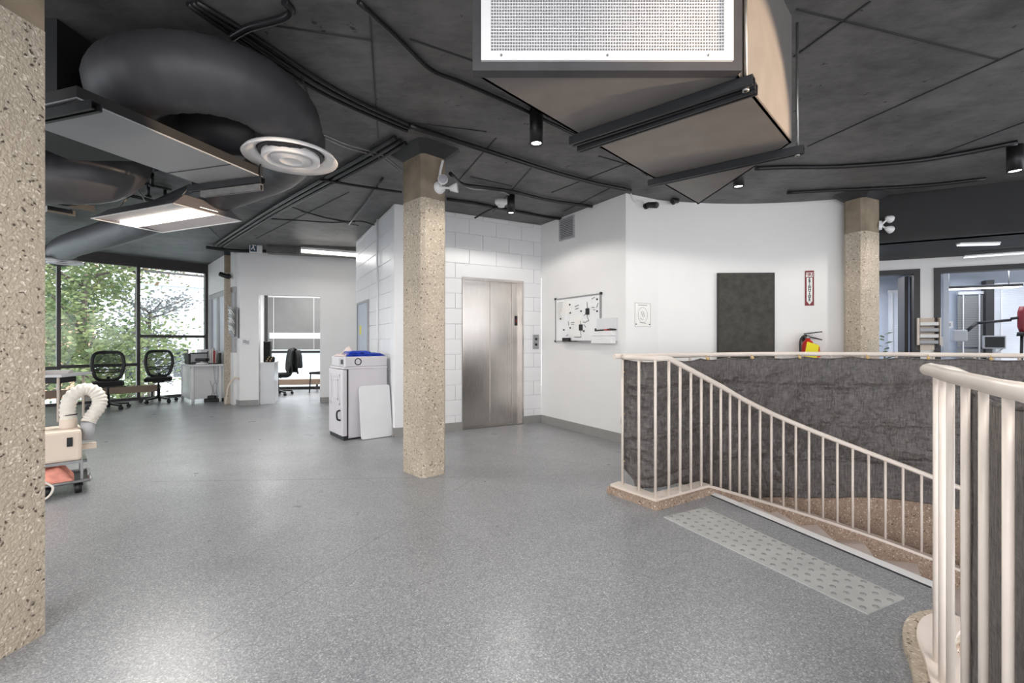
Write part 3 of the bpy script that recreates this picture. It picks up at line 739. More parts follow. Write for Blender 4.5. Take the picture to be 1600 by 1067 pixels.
# ------------------------------------------------------------------ return wall: paper notice and cameras
bv_ = (B2-B).normalized(); bang = math.atan2(bv_.y, bv_.x)
def bx(px): return (on(px, 533, B, B2)-B).to_2d().length
nt = thing('paper_notice', 'laminated paper notice with round drawing on the narrow white wall', 'notice', (B.x, B.y, 0), bang)
x0, x1 = bx(991.5), bx(1016); z0, z1 = on(1003, 510, B, B2).z, on(1003, 473, B, B2).z
s = MB(); s.box(x0, x1, -.004, 0, z0, z1); obj('sheet', s, M['paper'], nt)
s = MB()
for q in ((x0, x1, z1-.003, z1), (x0, x1, z0, z0+.003), (x0, x0+.003, z0, z1), (x1-.003, x1, z0, z1)): s.box(q[0], q[1], -.0052, -.004, q[2], q[3])
cx, cz = (x0+x1)/2, (z0+z1)/2
for k in range(20):
    a, b = 2*PI*k/20, 2*PI*(k+1)/20; s.seg((cx+.075*math.cos(a), -.0048, cz+.09*math.sin(a)), (cx+.075*math.cos(b), -.0048, cz+.09*math.sin(b)), .001, .0025)
for (a, b, c, d) in ((-.03, .04, .01, -.03), (.0, .05, .03, -.02), (-.05, -.09, .05, -.10), (-.07, .115, .07, .115), (-.04, -.04, .0, -.06)): s.seg((cx+a, -.0048, cz+b), (cx+c, -.0048, cz+d), .001, .006)
obj('drawing', s, M['print'], nt)
for q in (x0+.02, x1-.02): s = MB(); s.ball((q, -.006, z0+.03), .008, 8); obj('pin', s, M['black'], nt)
def bullet_cam(label, px, py, P, Q, dirw, sc=1.0, n=V((0, -1, 0))):
    p = on(px, py, P, Q)
    t = thing('security_camera', label, 'camera', p)
    d = V(dirw).normalized()
    s = MB(); s.tube([n*.0, n*.03], .035*sc, 14); obj('mount', s, M['black'], t)
    s = MB(); s.tube([n*.03, n*.07, n*.09+V((0, 0, -.01))], .012*sc, 8); obj('bracket', s, M['black'], t)
    c = n*.10+V((0, 0, -.01))
    s = MB(); s.tube([c-d*.06*sc, c-d*.055*sc, c+d*.08*sc, c+d*.085*sc], [.026*sc, .034*sc, .036*sc, .033*sc], 14); obj('housing', s, M['black'], t)
    s = MB(); s.tube([c+d*.083*sc, c+d*.09*sc], .024*sc, 12); obj('lens', s, M['darkmetal'], t)
    return t
nret = V((bv_.y, -bv_.x, 0))
t = bullet_cam('black bullet security camera under the ceiling on the narrow wall', 1008, 322, B, B2, (.5, -.8, -.25), 1.0, nret)
s = MB(); s.tube(smooth_path([nret*.01+V((0, 0, 0)), nret*.02+V((-.06, -.03, .05)), nret*.02+V((-.16, -.09, .03)), nret*.02+V((-.22, -.12, .12))], 6), .006, 6); obj('cable', s, M['whiteplas'], t)
bullet_cam('small black bullet camera at the start of the curved wall', 1052, 316, B2, ring(RW, 103), (-.8, -.55, -.15), .8, V((-.1, -1, 0)))

# ------------------------------------------------------------------ curved wall: dark panel, sign, extinguisher
p0, p1 = onc(1120.5, 533, RW), onc(1207, 533, RW)
ang = math.atan2(p1.y-p0.y, p1.x-p0.x); Lp = (p1-p0).to_2d().length
pz1 = onc(1163, 427.5, RW).z
tb = thing('pin_panel', 'tall dark grey felt panel hung on the curved white wall', 'panel', (p0.x, p0.y, 0), ang)
s = MB(); s.bbox(0, Lp, -.04, -.002, .92, pz1, .008); obj('felt_face', s, M['felt'], tb)
s = MB(); s.box(-.006, 0, -.038, -.002, .915, pz1); s.box(Lp, Lp+.006, -.038, -.002, .915, pz1); s.box(-.006, Lp+.006, -.038, -.002, pz1, pz1+.006); obj('edge', s, M['black'], tb)
def text(name, body, size, mat, parent, M4, ext=0.0004):
    cu = bpy.data.curves.new(name, 'FONT'); cu.body = body; cu.size = size; cu.align_x = 'CENTER'; cu.align_y = 'CENTER'; cu.extrude = ext; cu.offset = size*.02; cu.resolution_u = 3
    ob = bpy.data.objects.new(name, cu); COL.objects.link(ob); dg = bpy.context.evaluated_depsgraph_get(); dg.update()
    me = bpy.data.meshes.new_from_object(ob.evaluated_get(dg)); bpy.data.objects.remove(ob); bpy.data.curves.remove(cu)
    me.transform(M4); me.materials.clear(); me.materials.append(mat)
    o = bpy.data.objects.new(name, me); COL.objects.link(o); o.parent = parent; return o
p0, p1 = onc(1257.5, 533, RW), onc(1271.5, 533, RW); ang = math.atan2(p1.y-p0.y, p1.x-p0.x); sw = (p1-p0).to_2d().length
sz0, sz1 = onc(1264, 477, RW).z, onc(1264, 422.5, RW).z
sg = thing('fire_sign', 'red and white vertical FIRE EXTINGUISHER sign on the curved wall', 'sign', (p0.x, p0.y, 0), ang)
s = MB(); s.box(0, sw, -.006, .006, sz0, sz1); obj('plate', s, M['signred'], sg)
hh = sz1-sz0
s = MB(); s.box(.008, sw-.008, -.007, -.006, sz1-.075, sz1-.022); obj('title_field', s, M['paper'], sg)
s = MB(); s.prism([(.018, sz0+.055), (sw/2, sz0+.012), (sw-.018, sz0+.055), (sw-.018, sz1-.085), (.018, sz1-.085)], 0, .001, Matrix(((1, 0, 0, 0), (0, 0, -1, -.006), (0, 1, 0, 0), (0, 0, 0, 1)))); obj('arrow_field', s, M['paper'], sg)
RX = Matrix.Rotation(PI/2, 4, 'X')
text('title', 'FIRE', .056, M['signred'], sg, Matrix.Translation((sw/2, -.0085, sz1-.049))@RX)
wd_ = 'EXTINGUISHER'
for k, ch in enumerate(wd_):
    text('letter', ch, .044, M['ink'], sg, Matrix.Translation((sw/2, -.0085, sz1-.105-k*(hh-.155)/11.6))@RX)
pe = onc(1262, 533, RW-.085)
ex = thing('fire_extinguisher', 'red fire extinguisher with yellow tag on the curved wall', 'extinguisher', (pe.x, pe.y, .845), -.1)
s = MB(); s.lathe([(0, 0), (.06, 0), (.066, .02), (.066, .30), (.05, .345), (.025, .365), (.025, .38), (0, .38)], 20); obj('cylinder', s, M['red'], ex)
s = MB(); s.lathe([(.02, .375), (.024, .38), (.024, .42), (0, .42)], 12); s.box(-.03, .05, -.014, .014, .41, .435); obj('valve', s, M['zinc'], ex)
s = MB(); s.seg((-.04, 0, .438), (.16, 0, .462), .024, .012); s.seg((.03, 0, .40), (.16, 0, .365), .024, .012); obj('lever', s, M['black'], ex)
s = MB(); s.tube(smooth_path([(-.02, -.01, .42), (-.07, -.02, .40), (-.10, -.03, .33), (-.095, -.03, .1)], 6), .012, 8); obj('hose', s, M['black'], ex)
s = MB(); s.add([(-.085, -.085, .15), (.05, -.085, .12), (.085, -.08, .30), (-.045, -.075, .345), (-.085, -.09, .15), (.05, -.09, .12), (.085, -.085, .30), (-.045, -.08, .345)], [(0, 1, 2, 3), (7, 6, 5, 4), (0, 4, 5, 1), (1, 5, 6, 2), (2, 6, 7, 3), (3, 7, 4, 0)]); obj('yellow_tag', s, M['yellow'], ex)
s = MB(); s.add([(.035, -.07, .14), (.11, -.066, .16), (.10, -.066, .28), (.05, -.07, .32), (.035, -.074, .14), (.11, -.070, .16), (.10, -.07, .28), (.05, -.074, .32)], [(0, 1, 2, 3), (7, 6, 5, 4), (0, 4, 5, 1), (1, 5, 6, 2), (2, 6, 7, 3), (3, 7, 4, 0)]); obj('orange_tag', s, M['orange'], ex)
s = MB(); s.box(-.03, .03, .06, .072, .1, .4); obj('wall_bracket', s, M['darkmetal'], ex)

# ------------------------------------------------------------------ emergency lights
def twin_lamp(label, loc, rz, heads, plate=True, cable=None):
    t = thing('emergency_light', label, 'emergency light', loc, rz)
    if plate:
        s = MB(); s.lathe([(0, .03), (.05, .03), (.056, 0)], 20, Matrix.Rotation(PI/2, 4, 'X')); obj('base', s, M['whiteplas'], t)
    for (c, d) in heads:
        c = V(c); d = V(d).normalized()
        s = MB(); s.tube([V((0, -.02, 0)), c*.6, c], .011, 8); obj('arm', s, M['whiteplas'], t)
        Q = d.to_track_quat('Z', 'Y').to_matrix().to_4x4()
        s = MB(); s.lathe([(0, -.045), (.02, -.04), (.036, 0), (.044, .025), (.044, .032), (.038, .034)], 16, Matrix.Translation(c)@Q); h = obj('lamp_head', s, M['whiteplas'], t)
        s = MB(); s.lathe([(.038, .031), (.02, .036), (0, .037)], 16, Matrix.Translation(c)@Q); obj('lens', s, M['greyplas'], h)
    if cable:
        s = MB(); s.tube(smooth_path(cable, 6), .012, 8); obj('conduit', s, M['whiteplas'], t)
    return t
cfR = V((-0.588, 4.12, 0)); cfF = V((-0.777, 3.945, 0)); cfd = (cfR-cfF).normalized(); cang = math.atan2(cfd.y, cfd.x)
pl = on(686, 293, cfF, cfR)
twin_lamp('white twin head emergency light high on the middle column', pl, cang, (((-.03, -.10, .03), (-.5, -.85, .1)), ((.10, -.09, .0), (.7, -.7, .1))), True, [(.0, -.012, .05), (.0, -.014, .12), (.01, -.014, .17), (.02, -.03, .24)])
pl = at(1373, 352, 5.3)
twin_lamp('white twin head emergency light on the right column beside the dark bulkhead', pl, .9, (((.02, -.09, .07), (.75, -.5, -.15)), ((.02, -.09, -.05), (.75, -.5, -.15))), True)

# ------------------------------------------------------------------ ceiling fittings
def downlight(label, px, py, Y, rad, ln, e=60, tilt=0):
    p = at(px, py, Y); z0 = p.z
    t = thing('ceiling_downlight', label, 'lamp', (p.x, p.y, z0), 0, None)
    s = MB(); s.lathe([(rad-.012, .03), (rad-.012, .004), (rad, 0), (rad, CEIL-z0-.0), (0, CEIL-z0)], 24); obj('housing', s, M['black'], t)
    s = MB(); s.lathe([(0, .012), (rad-.012, .012)], 20); obj('lens', s, M['lamp'], t)
    l = light('downlight_lamp', 'SPOT', (p.x, p.y, z0-.02), e, (1, .95, .88), (p.x, p.y, 0), spot_size=math.radians(160), spot_blend=0.22, shadow_soft_size=0.06)
    return t
downlight('black cylinder downlight left of the big air grille', 838, 225, 3.38, .05, .26, 34)
downlight('black cylinder downlight beside the smoke detector near the elevator', 798.5, 333, 5.35, .045, .22, 22)
downlight('black cylinder downlight behind the hanging duct near the curved wall', 1154, 292, 4.25, .05, .2, 24)
downlight('black cylinder downlight at the right picture edge', 1586, 268, 4.0, .055, .22, 28)
pd = cl(783, 312)
sd = thing('smoke_detector', 'white round smoke detector on the black ceiling before the elevator', 'detector', (pd.x, pd.y, CEIL))
s = MB(); s.lathe([(0, 0), (.078, 0), (.078, -.04), (.05, -.065), (.042, -.068)], 24); obj('body', s, M['whiteplas'], sd)
s = MB(); s.lathe([(.042, -.066), (.04, -.085), (0, -.088)], 20); obj('sensor', s, M['whiteplas'], sd)

# air box with grille
ZB = 2.244
def cb(px, py): return fl(px, py, ZB) if False else V(((px-800)/F*(F*(ZB-HC)/(HY-py)), F*(ZB-HC)/(HY-py), ZB))
g0, g1, g2, g3 = cb(741, 115.5), cb(1152, 115.5), cb(1237, 222), cb(1091, 318.5)
du = thing('air_duct', 'large grey hanging air duct box with an eggcrate grille face', 'duct', (g0.x, g0.y, ZB))
quad = [g0, g1, g2, g3]
def wallq(P, Q, th=.006): 
    return [(P.x, P.y), (Q.x, Q.y)]
s = MB(); s.prism([(p.x, p.y) for p in quad], ZB, ZB+.012); obj('bottom_panel', s, M['ductgrey'], du, world=True)
for (P, Q) in ((g1, g2), (g2, g3), (g3, g0)):
    d = (Q-P).normalized(); nn = V((-d.y, d.x, 0))*.012; s = MB(); s.hexa([P, Q, Q+nn, P+nn], [p+V((0, 0, CEIL-ZB)) for p in (P, Q, Q+nn, P+nn)]); obj('side_panel', s, M['ductgrey'], du, world=True)
s = MB(); gy = g0.y
s.box(g0.x-.004, g1.x+.004, gy-.03, gy+.02, ZB-.003, ZB+.03); s.box(g0.x-.004, g0.x+.03, gy-.03, gy+.02, ZB+.03, CEIL-.002); s.box(g1.x-.035, g1.x+.004, gy-.03, gy+.02, ZB+.03, CEIL-.002); obj('flange', s, M['dkduct'], du, world=True)
fx0, fx1, fz0, fz1 = g0.x+.03, g1.x-.035, ZB+.03, CEIL-.03
gr = MB()
frame4(gr, fx0, fx1, fz0, fz1, .036, gy-.042, gy-.028)
fr = obj('grille_frame', gr, M['whiteplas'], du, world=True)
s = MB(); k = 0; x = fx0+.036
while x < fx1-.036: s.box(x, x+.0022, gy-.036, gy-.02, fz0+.034, fz1-.034); x += .0105
z = fz0+.036
while z < fz1-.034: s.box(fx0+.034, fx1-.034, gy-.037, gy-.021, z, z+.0035); z += .0125
o = obj('eggcrate_bars', s, M['whiteplas'], fr); o['kind'] = 'stuff'
o.data.transform((Matrix.Translation((-g0.x, -g0.y, -ZB))))
s = MB(); s.box(fx0+.02, fx1-.02, gy+.01, gy+.015, fz0, fz1); obj('dark_backing', s, M['black'], du, world=True)
s = MB()
for u in (.08, .5, .9): s.ball((fx0+(fx1-fx0)*u, gy-.043, fz0+.018), .005, 6)
obj('screw', s, M['zinc'], fr); bpy.data.objects['screw'].data.transform(Matrix.Translation((-g0.x, -g0.y, -ZB)))
def strut(parent, P, Q, w=.042, mat='darkmetal', name='strut_channel'):
    s = MB(); P, Q = V(P), V(Q); d = (Q-P).normalized(); sd = d.cross(V((0, 0, 1))).normalized()
    s.seg(P+V((0, 0, .018)), Q+V((0, 0, .018)), w, .006); s.seg(P+sd*(w/2), Q+sd*(w/2), .005, .04); s.seg(P-sd*(w/2), Q-sd*(w/2), .005, .04)
    s.seg(P+sd*(w*.32)-V((0, 0, .019)), Q+sd*(w*.32)-V((0, 0, .019)), w*.3, .004); s.seg(P-sd*(w*.32)-V((0, 0, .019)), Q-sd*(w*.32)-V((0, 0, .019)), w*.3, .004)
    return obj(name, s, M[mat], parent, world=True)
dz = V((0, 0, -.024))
for (a, b) in (((893, 214), (1178, 117)), ((1014, 281), (1256, 226))):
    P, Q = cb(*a)+dz, cb(*b)+dz
    strut(du, P, Q)
    if a[0] == 893:
        off = V((.045, .05, 0)); strut(du, P+off+V((0, 0, -.012)), Q+off*.6+V((0, 0, -.012)), .03)
    for R_ in (Q+(P-Q).normalized()*.03, ):
        s = MB(); s.tube([R_+V((0, 0, -.03)), V((R_.x, R_.y, CEIL))], .007, 6); s.lathe([(.0, -.03), (.014, -.03), (.014, -.02), (0, -.02)], 6, Matrix.Translation(R_)); obj('hanger_rod', s, M['zinc'], du, world=True)
Q = cb(1178, 117); 
for k in (0.02, .06):
    s = MB(); s.tube([V((Q.x-k, Q.y+.03+k*.2, ZB-.02)), V((Q.x-k, Q.y+.03+k*.2, CEIL))], .006, 6); obj('hanger_rod', s, M['darkmetal'], du, world=True)

# fan coil unit and round ducts at left
UZ = 2.30; dirU = V((.285, .958, 0)); pU = V((.958, -.285, 0))
u0 = V((-1.99, 2.08, 0))
fu = thing('duct_unit', 'grey rectangular duct unit hung beside the big round elbow duct', 'duct', (u0.x, u0.y, UZ))
q = [u0-pU*.53, u0, u0+dirU*1.05, u0+dirU*1.05-pU*.53]
s = MB(); s.prism([(p.x, p.y) for p in q], UZ+.008, UZ+.06); obj('casing', s, M['verydark'], fu, world=True)  # near-black colour puts shade into the sides of the grey unit
s = MB(); s.prism([(p.x, p.y) for p in q], UZ, UZ+.008); obj('bottom_panel', s, M['unit'], fu, world=True)
s = MB(); s.box(-2.85, -2.42, 2.42, 2.95, UZ+.06, CEIL-.003); obj('riser', s, M['verydark'], fu, world=True)
s = MB()
for k in (0.0, .80):
    a = u0+dirU*k; s.seg(a+V((.003, 0, UZ-.002)), a-pU*.53+V((0, 0, UZ-.002)), .004, .006)
obj('panel_joint', s, M['dkduct'], fu, world=True)
for k, w in ((.03, .2), (1.02, .08)):
    P = u0+dirU*k+pU*w*.4+V((0, 0, UZ-.03)); Q = u0+dirU*k-pU*(.53+w)+V((0, 0, UZ-.03))
    strut(fu, P, Q); 
    for R_ in ((P-pU*.02, Q+pU*.02) if k > .5 else (Q+pU*.02,)):
        s = MB(); s.tube([V((R_.x, R_.y, UZ-.06)), V((R_.x, R_.y, CEIL))], .006, 6); obj('hanger_rod', s, M['darkmetal'], fu, world=True)
P = u0+dirU*1.02+pU*.02+V((0, 0, UZ-.075)); Q = u0+dirU*1.02-pU*.50+V((0, 0, UZ-.075)); strut(fu, P, Q, .025, 'zinc')

def diffuser(parent, c, R_):
    s = MB(); s.lathe([(R_*.70, .05), (R_*.94, .022), (R_, .0), (R_*.985, -.008), (R_*.72, .028), (R_*.70, .05)], 40, Matrix.Translation(c)); obj('diffuser_ring', s, M['whiteplas'], parent, world=True)
    s = MB(); s.lathe([(R_*.60, .03), (R_*.61, -.014), (R_*.57, -.022), (R_*.44, -.004), (R_*.42, .02)], 40, Matrix.Translation(c)); obj('diffuser_cone', s, M['whiteplas'], parent, world=True)
    s = MB(); s.lathe([(R_*.43, .01), (R_*.42, -.014), (R_*.28, -.012), (R_*.26, -.022), (R_*.22, -.022), (R_*.20, -.014), (0, -.016)], 40, Matrix.Translation(c)); obj('diffuser_core', s, M['whiteplas'], parent, world=True)
    s = MB(); s.lathe([(R_*.80, .045), (0, .045)], 24, Matrix.Translation(c)); obj('diffuser_throat', s, M['black'], parent, world=True)
def rduct(label, path, r, diff=None, R_=.3, n=20):
    P = smooth_path(path, 8); t = thing('round_duct', label, 'duct', P[0])
    rr = [r*(1+.012*math.sin(i*1.9)) for i in range(len(P))]
    s = MB(); s.tube(P, rr, n); obj('tube', s, M['dkduct'], t, world=True)
    if diff is not None:
        diffuser(t, V(diff), R_)
        s = MB(); s.lathe([(r*1.06, .03), (r*1.06, .16)], 24, Matrix.Translation(V(diff))); obj('collar', s, M['dkduct'], t, world=True)
    return t
dif = cb(455, 247); dif = V(((455-800)/F*2.96, 2.96, 2.38))
rduct('big black round elbow duct curving down to the near white diffuser', [(-2.26, 2.90, 2.60), (-2.20, 2.64, 2.60), (-2.08, 2.48, 2.605), (-1.88, 2.42, 2.615), (-1.66, 2.46, 2.63), (-1.48, 2.60, 2.625), (-1.41, 2.80, 2.59), (-1.425, 2.92, 2.53), (dif.x, dif.y, 2.47), (dif.x, dif.y, 2.40)], .195, dif, .285)
rduct('long black round duct running past the panel light to the far diffuser', [(-2.30, 2.95, 2.58), (-1.98, 2.96, 2.58), (-1.72, 3.06, 2.585), (-1.62, 3.28, 2.59), (-1.80, 3.58, 2.58), (-2.3, 3.95, 2.57), (-4.5, 5.4, 2.56), (-6.3, 6.5, 2.56), (-6.78, 6.85, 2.54), (-6.86, 6.92, 2.45), (-6.86, 6.92, 2.41)], .165, (-6.86, 6.92, 2.39), .26)
rduct('black round duct with a rounded end below the rectangular unit', [(-4.8, 3.5, 2.44), (-3.55, 3.46, 2.44), (-3.25, 3.46, 2.44), (-3.12, 3.52, 2.50), (-3.08, 3.60, 2.66), (-3.08, 3.62, 2.86)], .20)
rduct('thin grey round duct joining the left side of the rectangular unit', [(-3.9, 2.75, 2.58), (-3.1, 2.85, 2.56), (-2.38, 2.92, 2.52)], .14)

# 2x4 panel light on chains
ZL = 2.35
def cz(px, py, z): return V(((px-800)/F*(F*(z-HC)/(HY-py)), F*(z-HC)/(HY-py), z))
LA, LB, LC = cz(139.8, 340.4, ZL), cz(270.6, 316.4, ZL), cz(381, 347, ZL)
ul = (LA-LB); Ll = 1.22; ul.normalize(); vl = V((-ul.y, ul.x, 0)); vl = vl if (LC-LB).dot(vl) > 0 else -vl
tl = thing('panel_light', 'white hanging panel light with a bright centre strip', 'lamp', (LB.x, LB.y, ZL))
def lq(u0_, u1_, v0_, v1_): return [(LB+ul*a+vl*b) for (a, b) in ((u0_, v0_), (u1_, v0_), (u1_, v1_), (u0_, v1_))]
s = MB()
o_, i_ = lq(0, Ll, 0, .62), lq(.05, Ll-.05, .12, .50)
b = [p+V((0, 0, 0)) for p in o_]; tp = [p+V((0, 0, .11)) for p in i_]
s.add(b+tp, [(4, 5, 6, 7), (0, 1, 5, 4), (1, 2, 6, 5), (2, 3, 7, 6), (3, 0, 4, 7)]); obj('housing', s, M['lighthouse'], tl, world=True)
s = MB()
for (a, b_, c, d) in ((0, Ll, 0, .012), (0, Ll, .608, .62), (0, .012, 0, .62), (Ll-.012, Ll, 0, .62)): s.prism([(p.x, p.y) for p in lq(a, b_, c, d)], ZL-.006, ZL)
obj('rim', s, M['whiteplas'], tl, world=True)
for (c, d) in ((.012, .23), (.39, .608)):
    s = MB(); e = .02 if c < .1 else .0; f_ = .0 if c < .1 else .02
    P = [LB+ul*.012+vl*c, LB+ul*(Ll-.012)+vl*c, LB+ul*(Ll-.012)+vl*d, LB+ul*.012+vl*d]
    h0, h1 = (.0, .03) if c < .1 else (.03, .0)
    s.add([P[0]+V((0, 0, h0)), P[1]+V((0, 0, h0)), P[2]+V((0, 0, h1)), P[3]+V((0, 0, h1))], [(0, 1, 2, 3)]); obj('reflector', s, M['troffer'], tl, world=True)
s = MB(); s.prism([(p.x, p.y) for p in lq(.012, Ll-.012, .23, .39)], ZL+.004, ZL+.03); obj('lens', s, M['strip'], tl, world=True)
for e in (.14, Ll-.14):
    s = MB(); top = LB+ul*e+vl*.31+V((0, 0, .36))
    for vv in (.14, .48): s.tube([LB+ul*e+vl*vv+V((0, 0, .10)), top], .005, 6)
    s.tube([top, V((top.x, top.y, CEIL-.002))], .005, 6); obj('chain', s, M['zinc'], tl, world=True)
light('panel_light_lamp', 'AREA', tuple(LB+ul*.61+vl*.31+V((0, 0, -.02))), 30, (1, .96, .9), tuple(LB+ul*.61+vl*.31-V((0, 0, 2))), shape='RECTANGLE', size=.9, size_y=.3)

# strip light on the dark bulkhead over the back wall
bm0, bm1 = at(418, 392, 8.22), at(582, 405, 8.72)
s = MB(); s.seg(V((bm0.x, bm0.y, CEIL-.066)), V((bm1.x, bm1.y, CEIL-.066)), .18, .13); struct('trim_2', s, M['ceiling'])
sl = thing('strip_light', 'thin glowing strip light above the white back wall', 'lamp', at(513, 392, 8.4))
P, Q = at(471, 391.5, 8.15), at(574, 399.5, 8.45)
s = MB(); s.seg(P, Q, .07, .05); obj('lens', s, M['strip'], sl, world=True)
light('strip_light_lamp', 'AREA', tuple((P+Q)/2+V((0, -.05, -.05))), 6, (1, .97, .93), tuple((P+Q)/2+V((.2, -.8, -2))), shape='RECTANGLE', size=1.3, size_y=.1)
s = MB(); s.seg(P+V((0, .0, .045)), Q+V((0, .0, .045)), .08, .04); obj('housing', s, M['whiteplas'], sl, world=True)
for lab, a, b in (('thin strip light on the low black ceiling right of the column', (1497, 383.0), (1560, 381.5)), ('wider strip light on the low ceiling at the right edge', (1506, 402), (1606, 395))):
    P, Q = cz(a[0], a[1], 2.3), cz(b[0], b[1], 2.3)
    t = thing('strip_light', lab, 'lamp', P)
    s = MB(); s.seg(P, Q, .04, .012); obj('lens', s, M['dimstrip'], t, world=True)
    s = MB(); s.seg(P+V((0, 0, .017)), Q+V((0, 0, .017)), .06, .018); obj('housing', s, M['whiteplas'], t, world=True)

# exit sign
pe = at(400, 386, 8.15)
es = thing('exit_sign', 'small exit sign with running figure above the white back wall', 'sign', (pe.x, pe.y, pe.z), math.radians(25))
s = MB(); s.bbox(-.10, .10, -.03, .03, -.10, .12, .006); obj('box', s, M['whiteplas'], es)
s = MB(); s.box(-.085, .015, -.034, -.03, -.085, .105); obj('panel', s, M['exitgreen'], es)
s = MB(); s.ball((-.03, -.036, .07), .014, 8); s.seg((-.03, -.036, .055), (-.04, -.036, 0), .004, .022); s.seg((-.04, -.036, 0), (-.015, -.036, -.06), .004, .014); s.seg((-.04, -.036, 0), (-.07, -.036, -.05), .004, .014); s.seg((-.03, -.036, .045), (.005, -.036, .02), .004, .011); s.seg((-.03, -.036, .045), (-.065, -.036, .03), .004, .011); obj('running_figure', s, M['paper'], es)
s = MB(); s.tube([(.0, 0, .12), (0, 0, CEIL-pe.z)], .012, 8); obj('stem', s, M['whiteplas'], es)

# ceiling conduits
def pipe(label, pts, r=.012, d=.02, mat='pipe', name='ceiling_conduit', k=5, group=None):
    P = [cl(p[0], p[1], p[2] if len(p) > 2 else d) for p in pts]
    Q = smooth_path(P, k) if len(P) > 2 else P
    c = P[0]
    o = obj(name, MB().tube(Q, r, 8), M[mat], loc=(c.x, c.y, c.z), world=True)
    return tag(o, label, 'pipe', group)
G1_ = 'parallel conduits from the upper left to the middle column'
for i, (dx, dy) in enumerate(((0, 0), (7, -6), (-7, 7))):
    pipe(['middle one of three black conduits running from the top left to the middle column', 'upper right of three black conduits running from the top left to the middle column', 'lower left of three black conduits running from the top left to the middle column'][i],
         [(300+dx, 2+dy*.2+2), (395+dx, 66+dy), (490+dx*.8, 128+dy), (560+dx*.6, 165+dy*.8), (625+dx*.5, 194+dy*.7), (640+dx*.5, 200+dy*.6)], .014, .02)
pipe('black conduit passing from the middle column to the right under the ceiling', [(640, 196), (720, 222), (800, 248), (870, 270), (930, 286), (985, 297)], .022, .03)
pipe('black conduit starting at the top centre and passing behind the air duct', [(560, 2), (620, 58), (672, 108), (720, 128), (800, 163), (893, 208), (980, 250), (1010, 275)], .014, .02)
pipe('bent black conduit branching at the top left of the ceiling', [(444, 2), (455, 14), (450, 24), (430, 32), (392, 42), (372, 52), (362, 58)], .02, .03)
for i, (dx, dy) in enumerate(((0, 0), (8, 5), (16, 9))):
    pipe(['top', 'middle', 'bottom'][i]+' one of three parallel black conduits over the desk corner', [(618+dx, 214+dy), (560+dx, 248+dy), (430+dx*.8, 322+dy*.6), (335+dx*.7, 383+dy*.35)], .018, .03)
pipe('black cross conduit at the far end of the three parallel conduits', [(322, 386), (366, 391), (420, 392)], .03, .06)
pipe('black conduit from the middle column to the smoke detector row', [(704, 271, .12), (722, 287, .08), (752, 292, .04), (800, 299, .03), (860, 313, .03), (925, 322, .03)], .02, .03)
pipe('grey loose cable beside the conduit right of the middle column', [(706, 268, .1), (716, 284, .1), (740, 295, .06), (775, 296, .03), (795, 304, .02)], .008, .02, 'greyplas', 'ceiling_cable')
pipe('black conduit along the ceiling in front of the elevator wall', [(698, 311), (740, 317), (770, 323), (850, 338), (880, 342)], .018, .02)
pipe('short black sprinkler drop before the elevator wall', [(775, 323, .03), (758, 331, .05), (742, 340, .09)], .012, .02)
pipe('black conduit across the ceiling in front of the curved wall', [(1180, 263), (1230, 261), (1310, 260), (1420, 252), (1500, 240), (1590, 222)], .022, .02)
pipe('black conduit nearer the curved wall top at right', [(1230, 301), (1300, 297), (1370, 294), (1450, 289), (1540, 279)], .018, .02)
pipe('black pipe with elbow between the diffuser and the middle column', [(500, 280), (560, 290), (628, 300)], .014, .05)
pipe('slanted black pipe near the top of the block shaft', [(545, 350), (575, 312), (598, 278)], .012, .03)
pipe('wavy black cable over the white back wall', [(452, 321), (475, 330), (510, 340), (540, 345), (555, 346)], .009, .03, 'pipe', 'ceiling_cable')
pipe('black cable from the three conduits to the block shaft', [(418, 341), (470, 344), (520, 347), (562, 345), (588, 352)], .009, .03, 'pipe', 'ceiling_cable')
pipe('vertical black cable hanging down beside the near diffuser', [(470, 118, .03), (484, 155, .06), (492, 182, .1), (503, 208, .12)], .006, .03, 'pipe', 'ceiling_cable')
for i, dy in enumerate((0, 5)):
    pipe(['upper', 'lower'][i]+' grey cable from the near diffuser to the middle column', [(496, 222+dy, .2), (503, 209+dy, .14), (540, 224+dy, .05), (592, 240+dy, .03), (612, 252+dy, .06), (628, 266+dy, .1)], .006, .03, 'zinc', 'ceiling_cable')
pipe('black pipe at the left between the far ducts', [(196, 303), (250, 316), (300, 326)], .02, .05)
pipe('black sprinkler pipe left of the panel light', [(192, 276, .02), (230, 287, .02), (268, 296, .02)], .014, .05)
pipe('short black branch pipe left of the panel light', [(204, 275, .02), (225, 268, .02), (246, 264, .02)], .016, .05)
for i, p in enumerate(((210, 262), (238, 270), (232, 288), (258, 296))):
    c = cl(p[0], p[1], .0)
    s = MB(); s.tube([c, c-V((0, 0, .12))], .016, 8); s.lathe([(.0, -.12), (.03, -.12), (.03, -.14), (0, -.14)], 10, Matrix.Translation(c))
    tag(obj('sprinkler_head', s, M['black'], loc=c, world=True), ['first', 'second', 'third', 'last'][i]+' black sprinkler head from the left on the pipes beyond the unit', 'sprinkler', 'sprinkler heads on the pipes')
for i, q in enumerate((((72, 312), (146, 327)), ((72, 326), (116, 334)))):
    P, Q = cz(q[0][0], q[0][1], 2.3), cz(q[1][0], q[1][1], 2.3)
    s = MB(); s.seg(P, Q, .06, .05)
    s.tube([Q+V((-.03, 0, 0)), V((Q.x-.03, Q.y, CEIL))], .006, 6)
    tag(obj('strut_rail', s, M['darkmetal'], loc=P, world=True), ['longer', 'shorter'][i]+' black strut rail hanging under the round duct at left', 'rail')

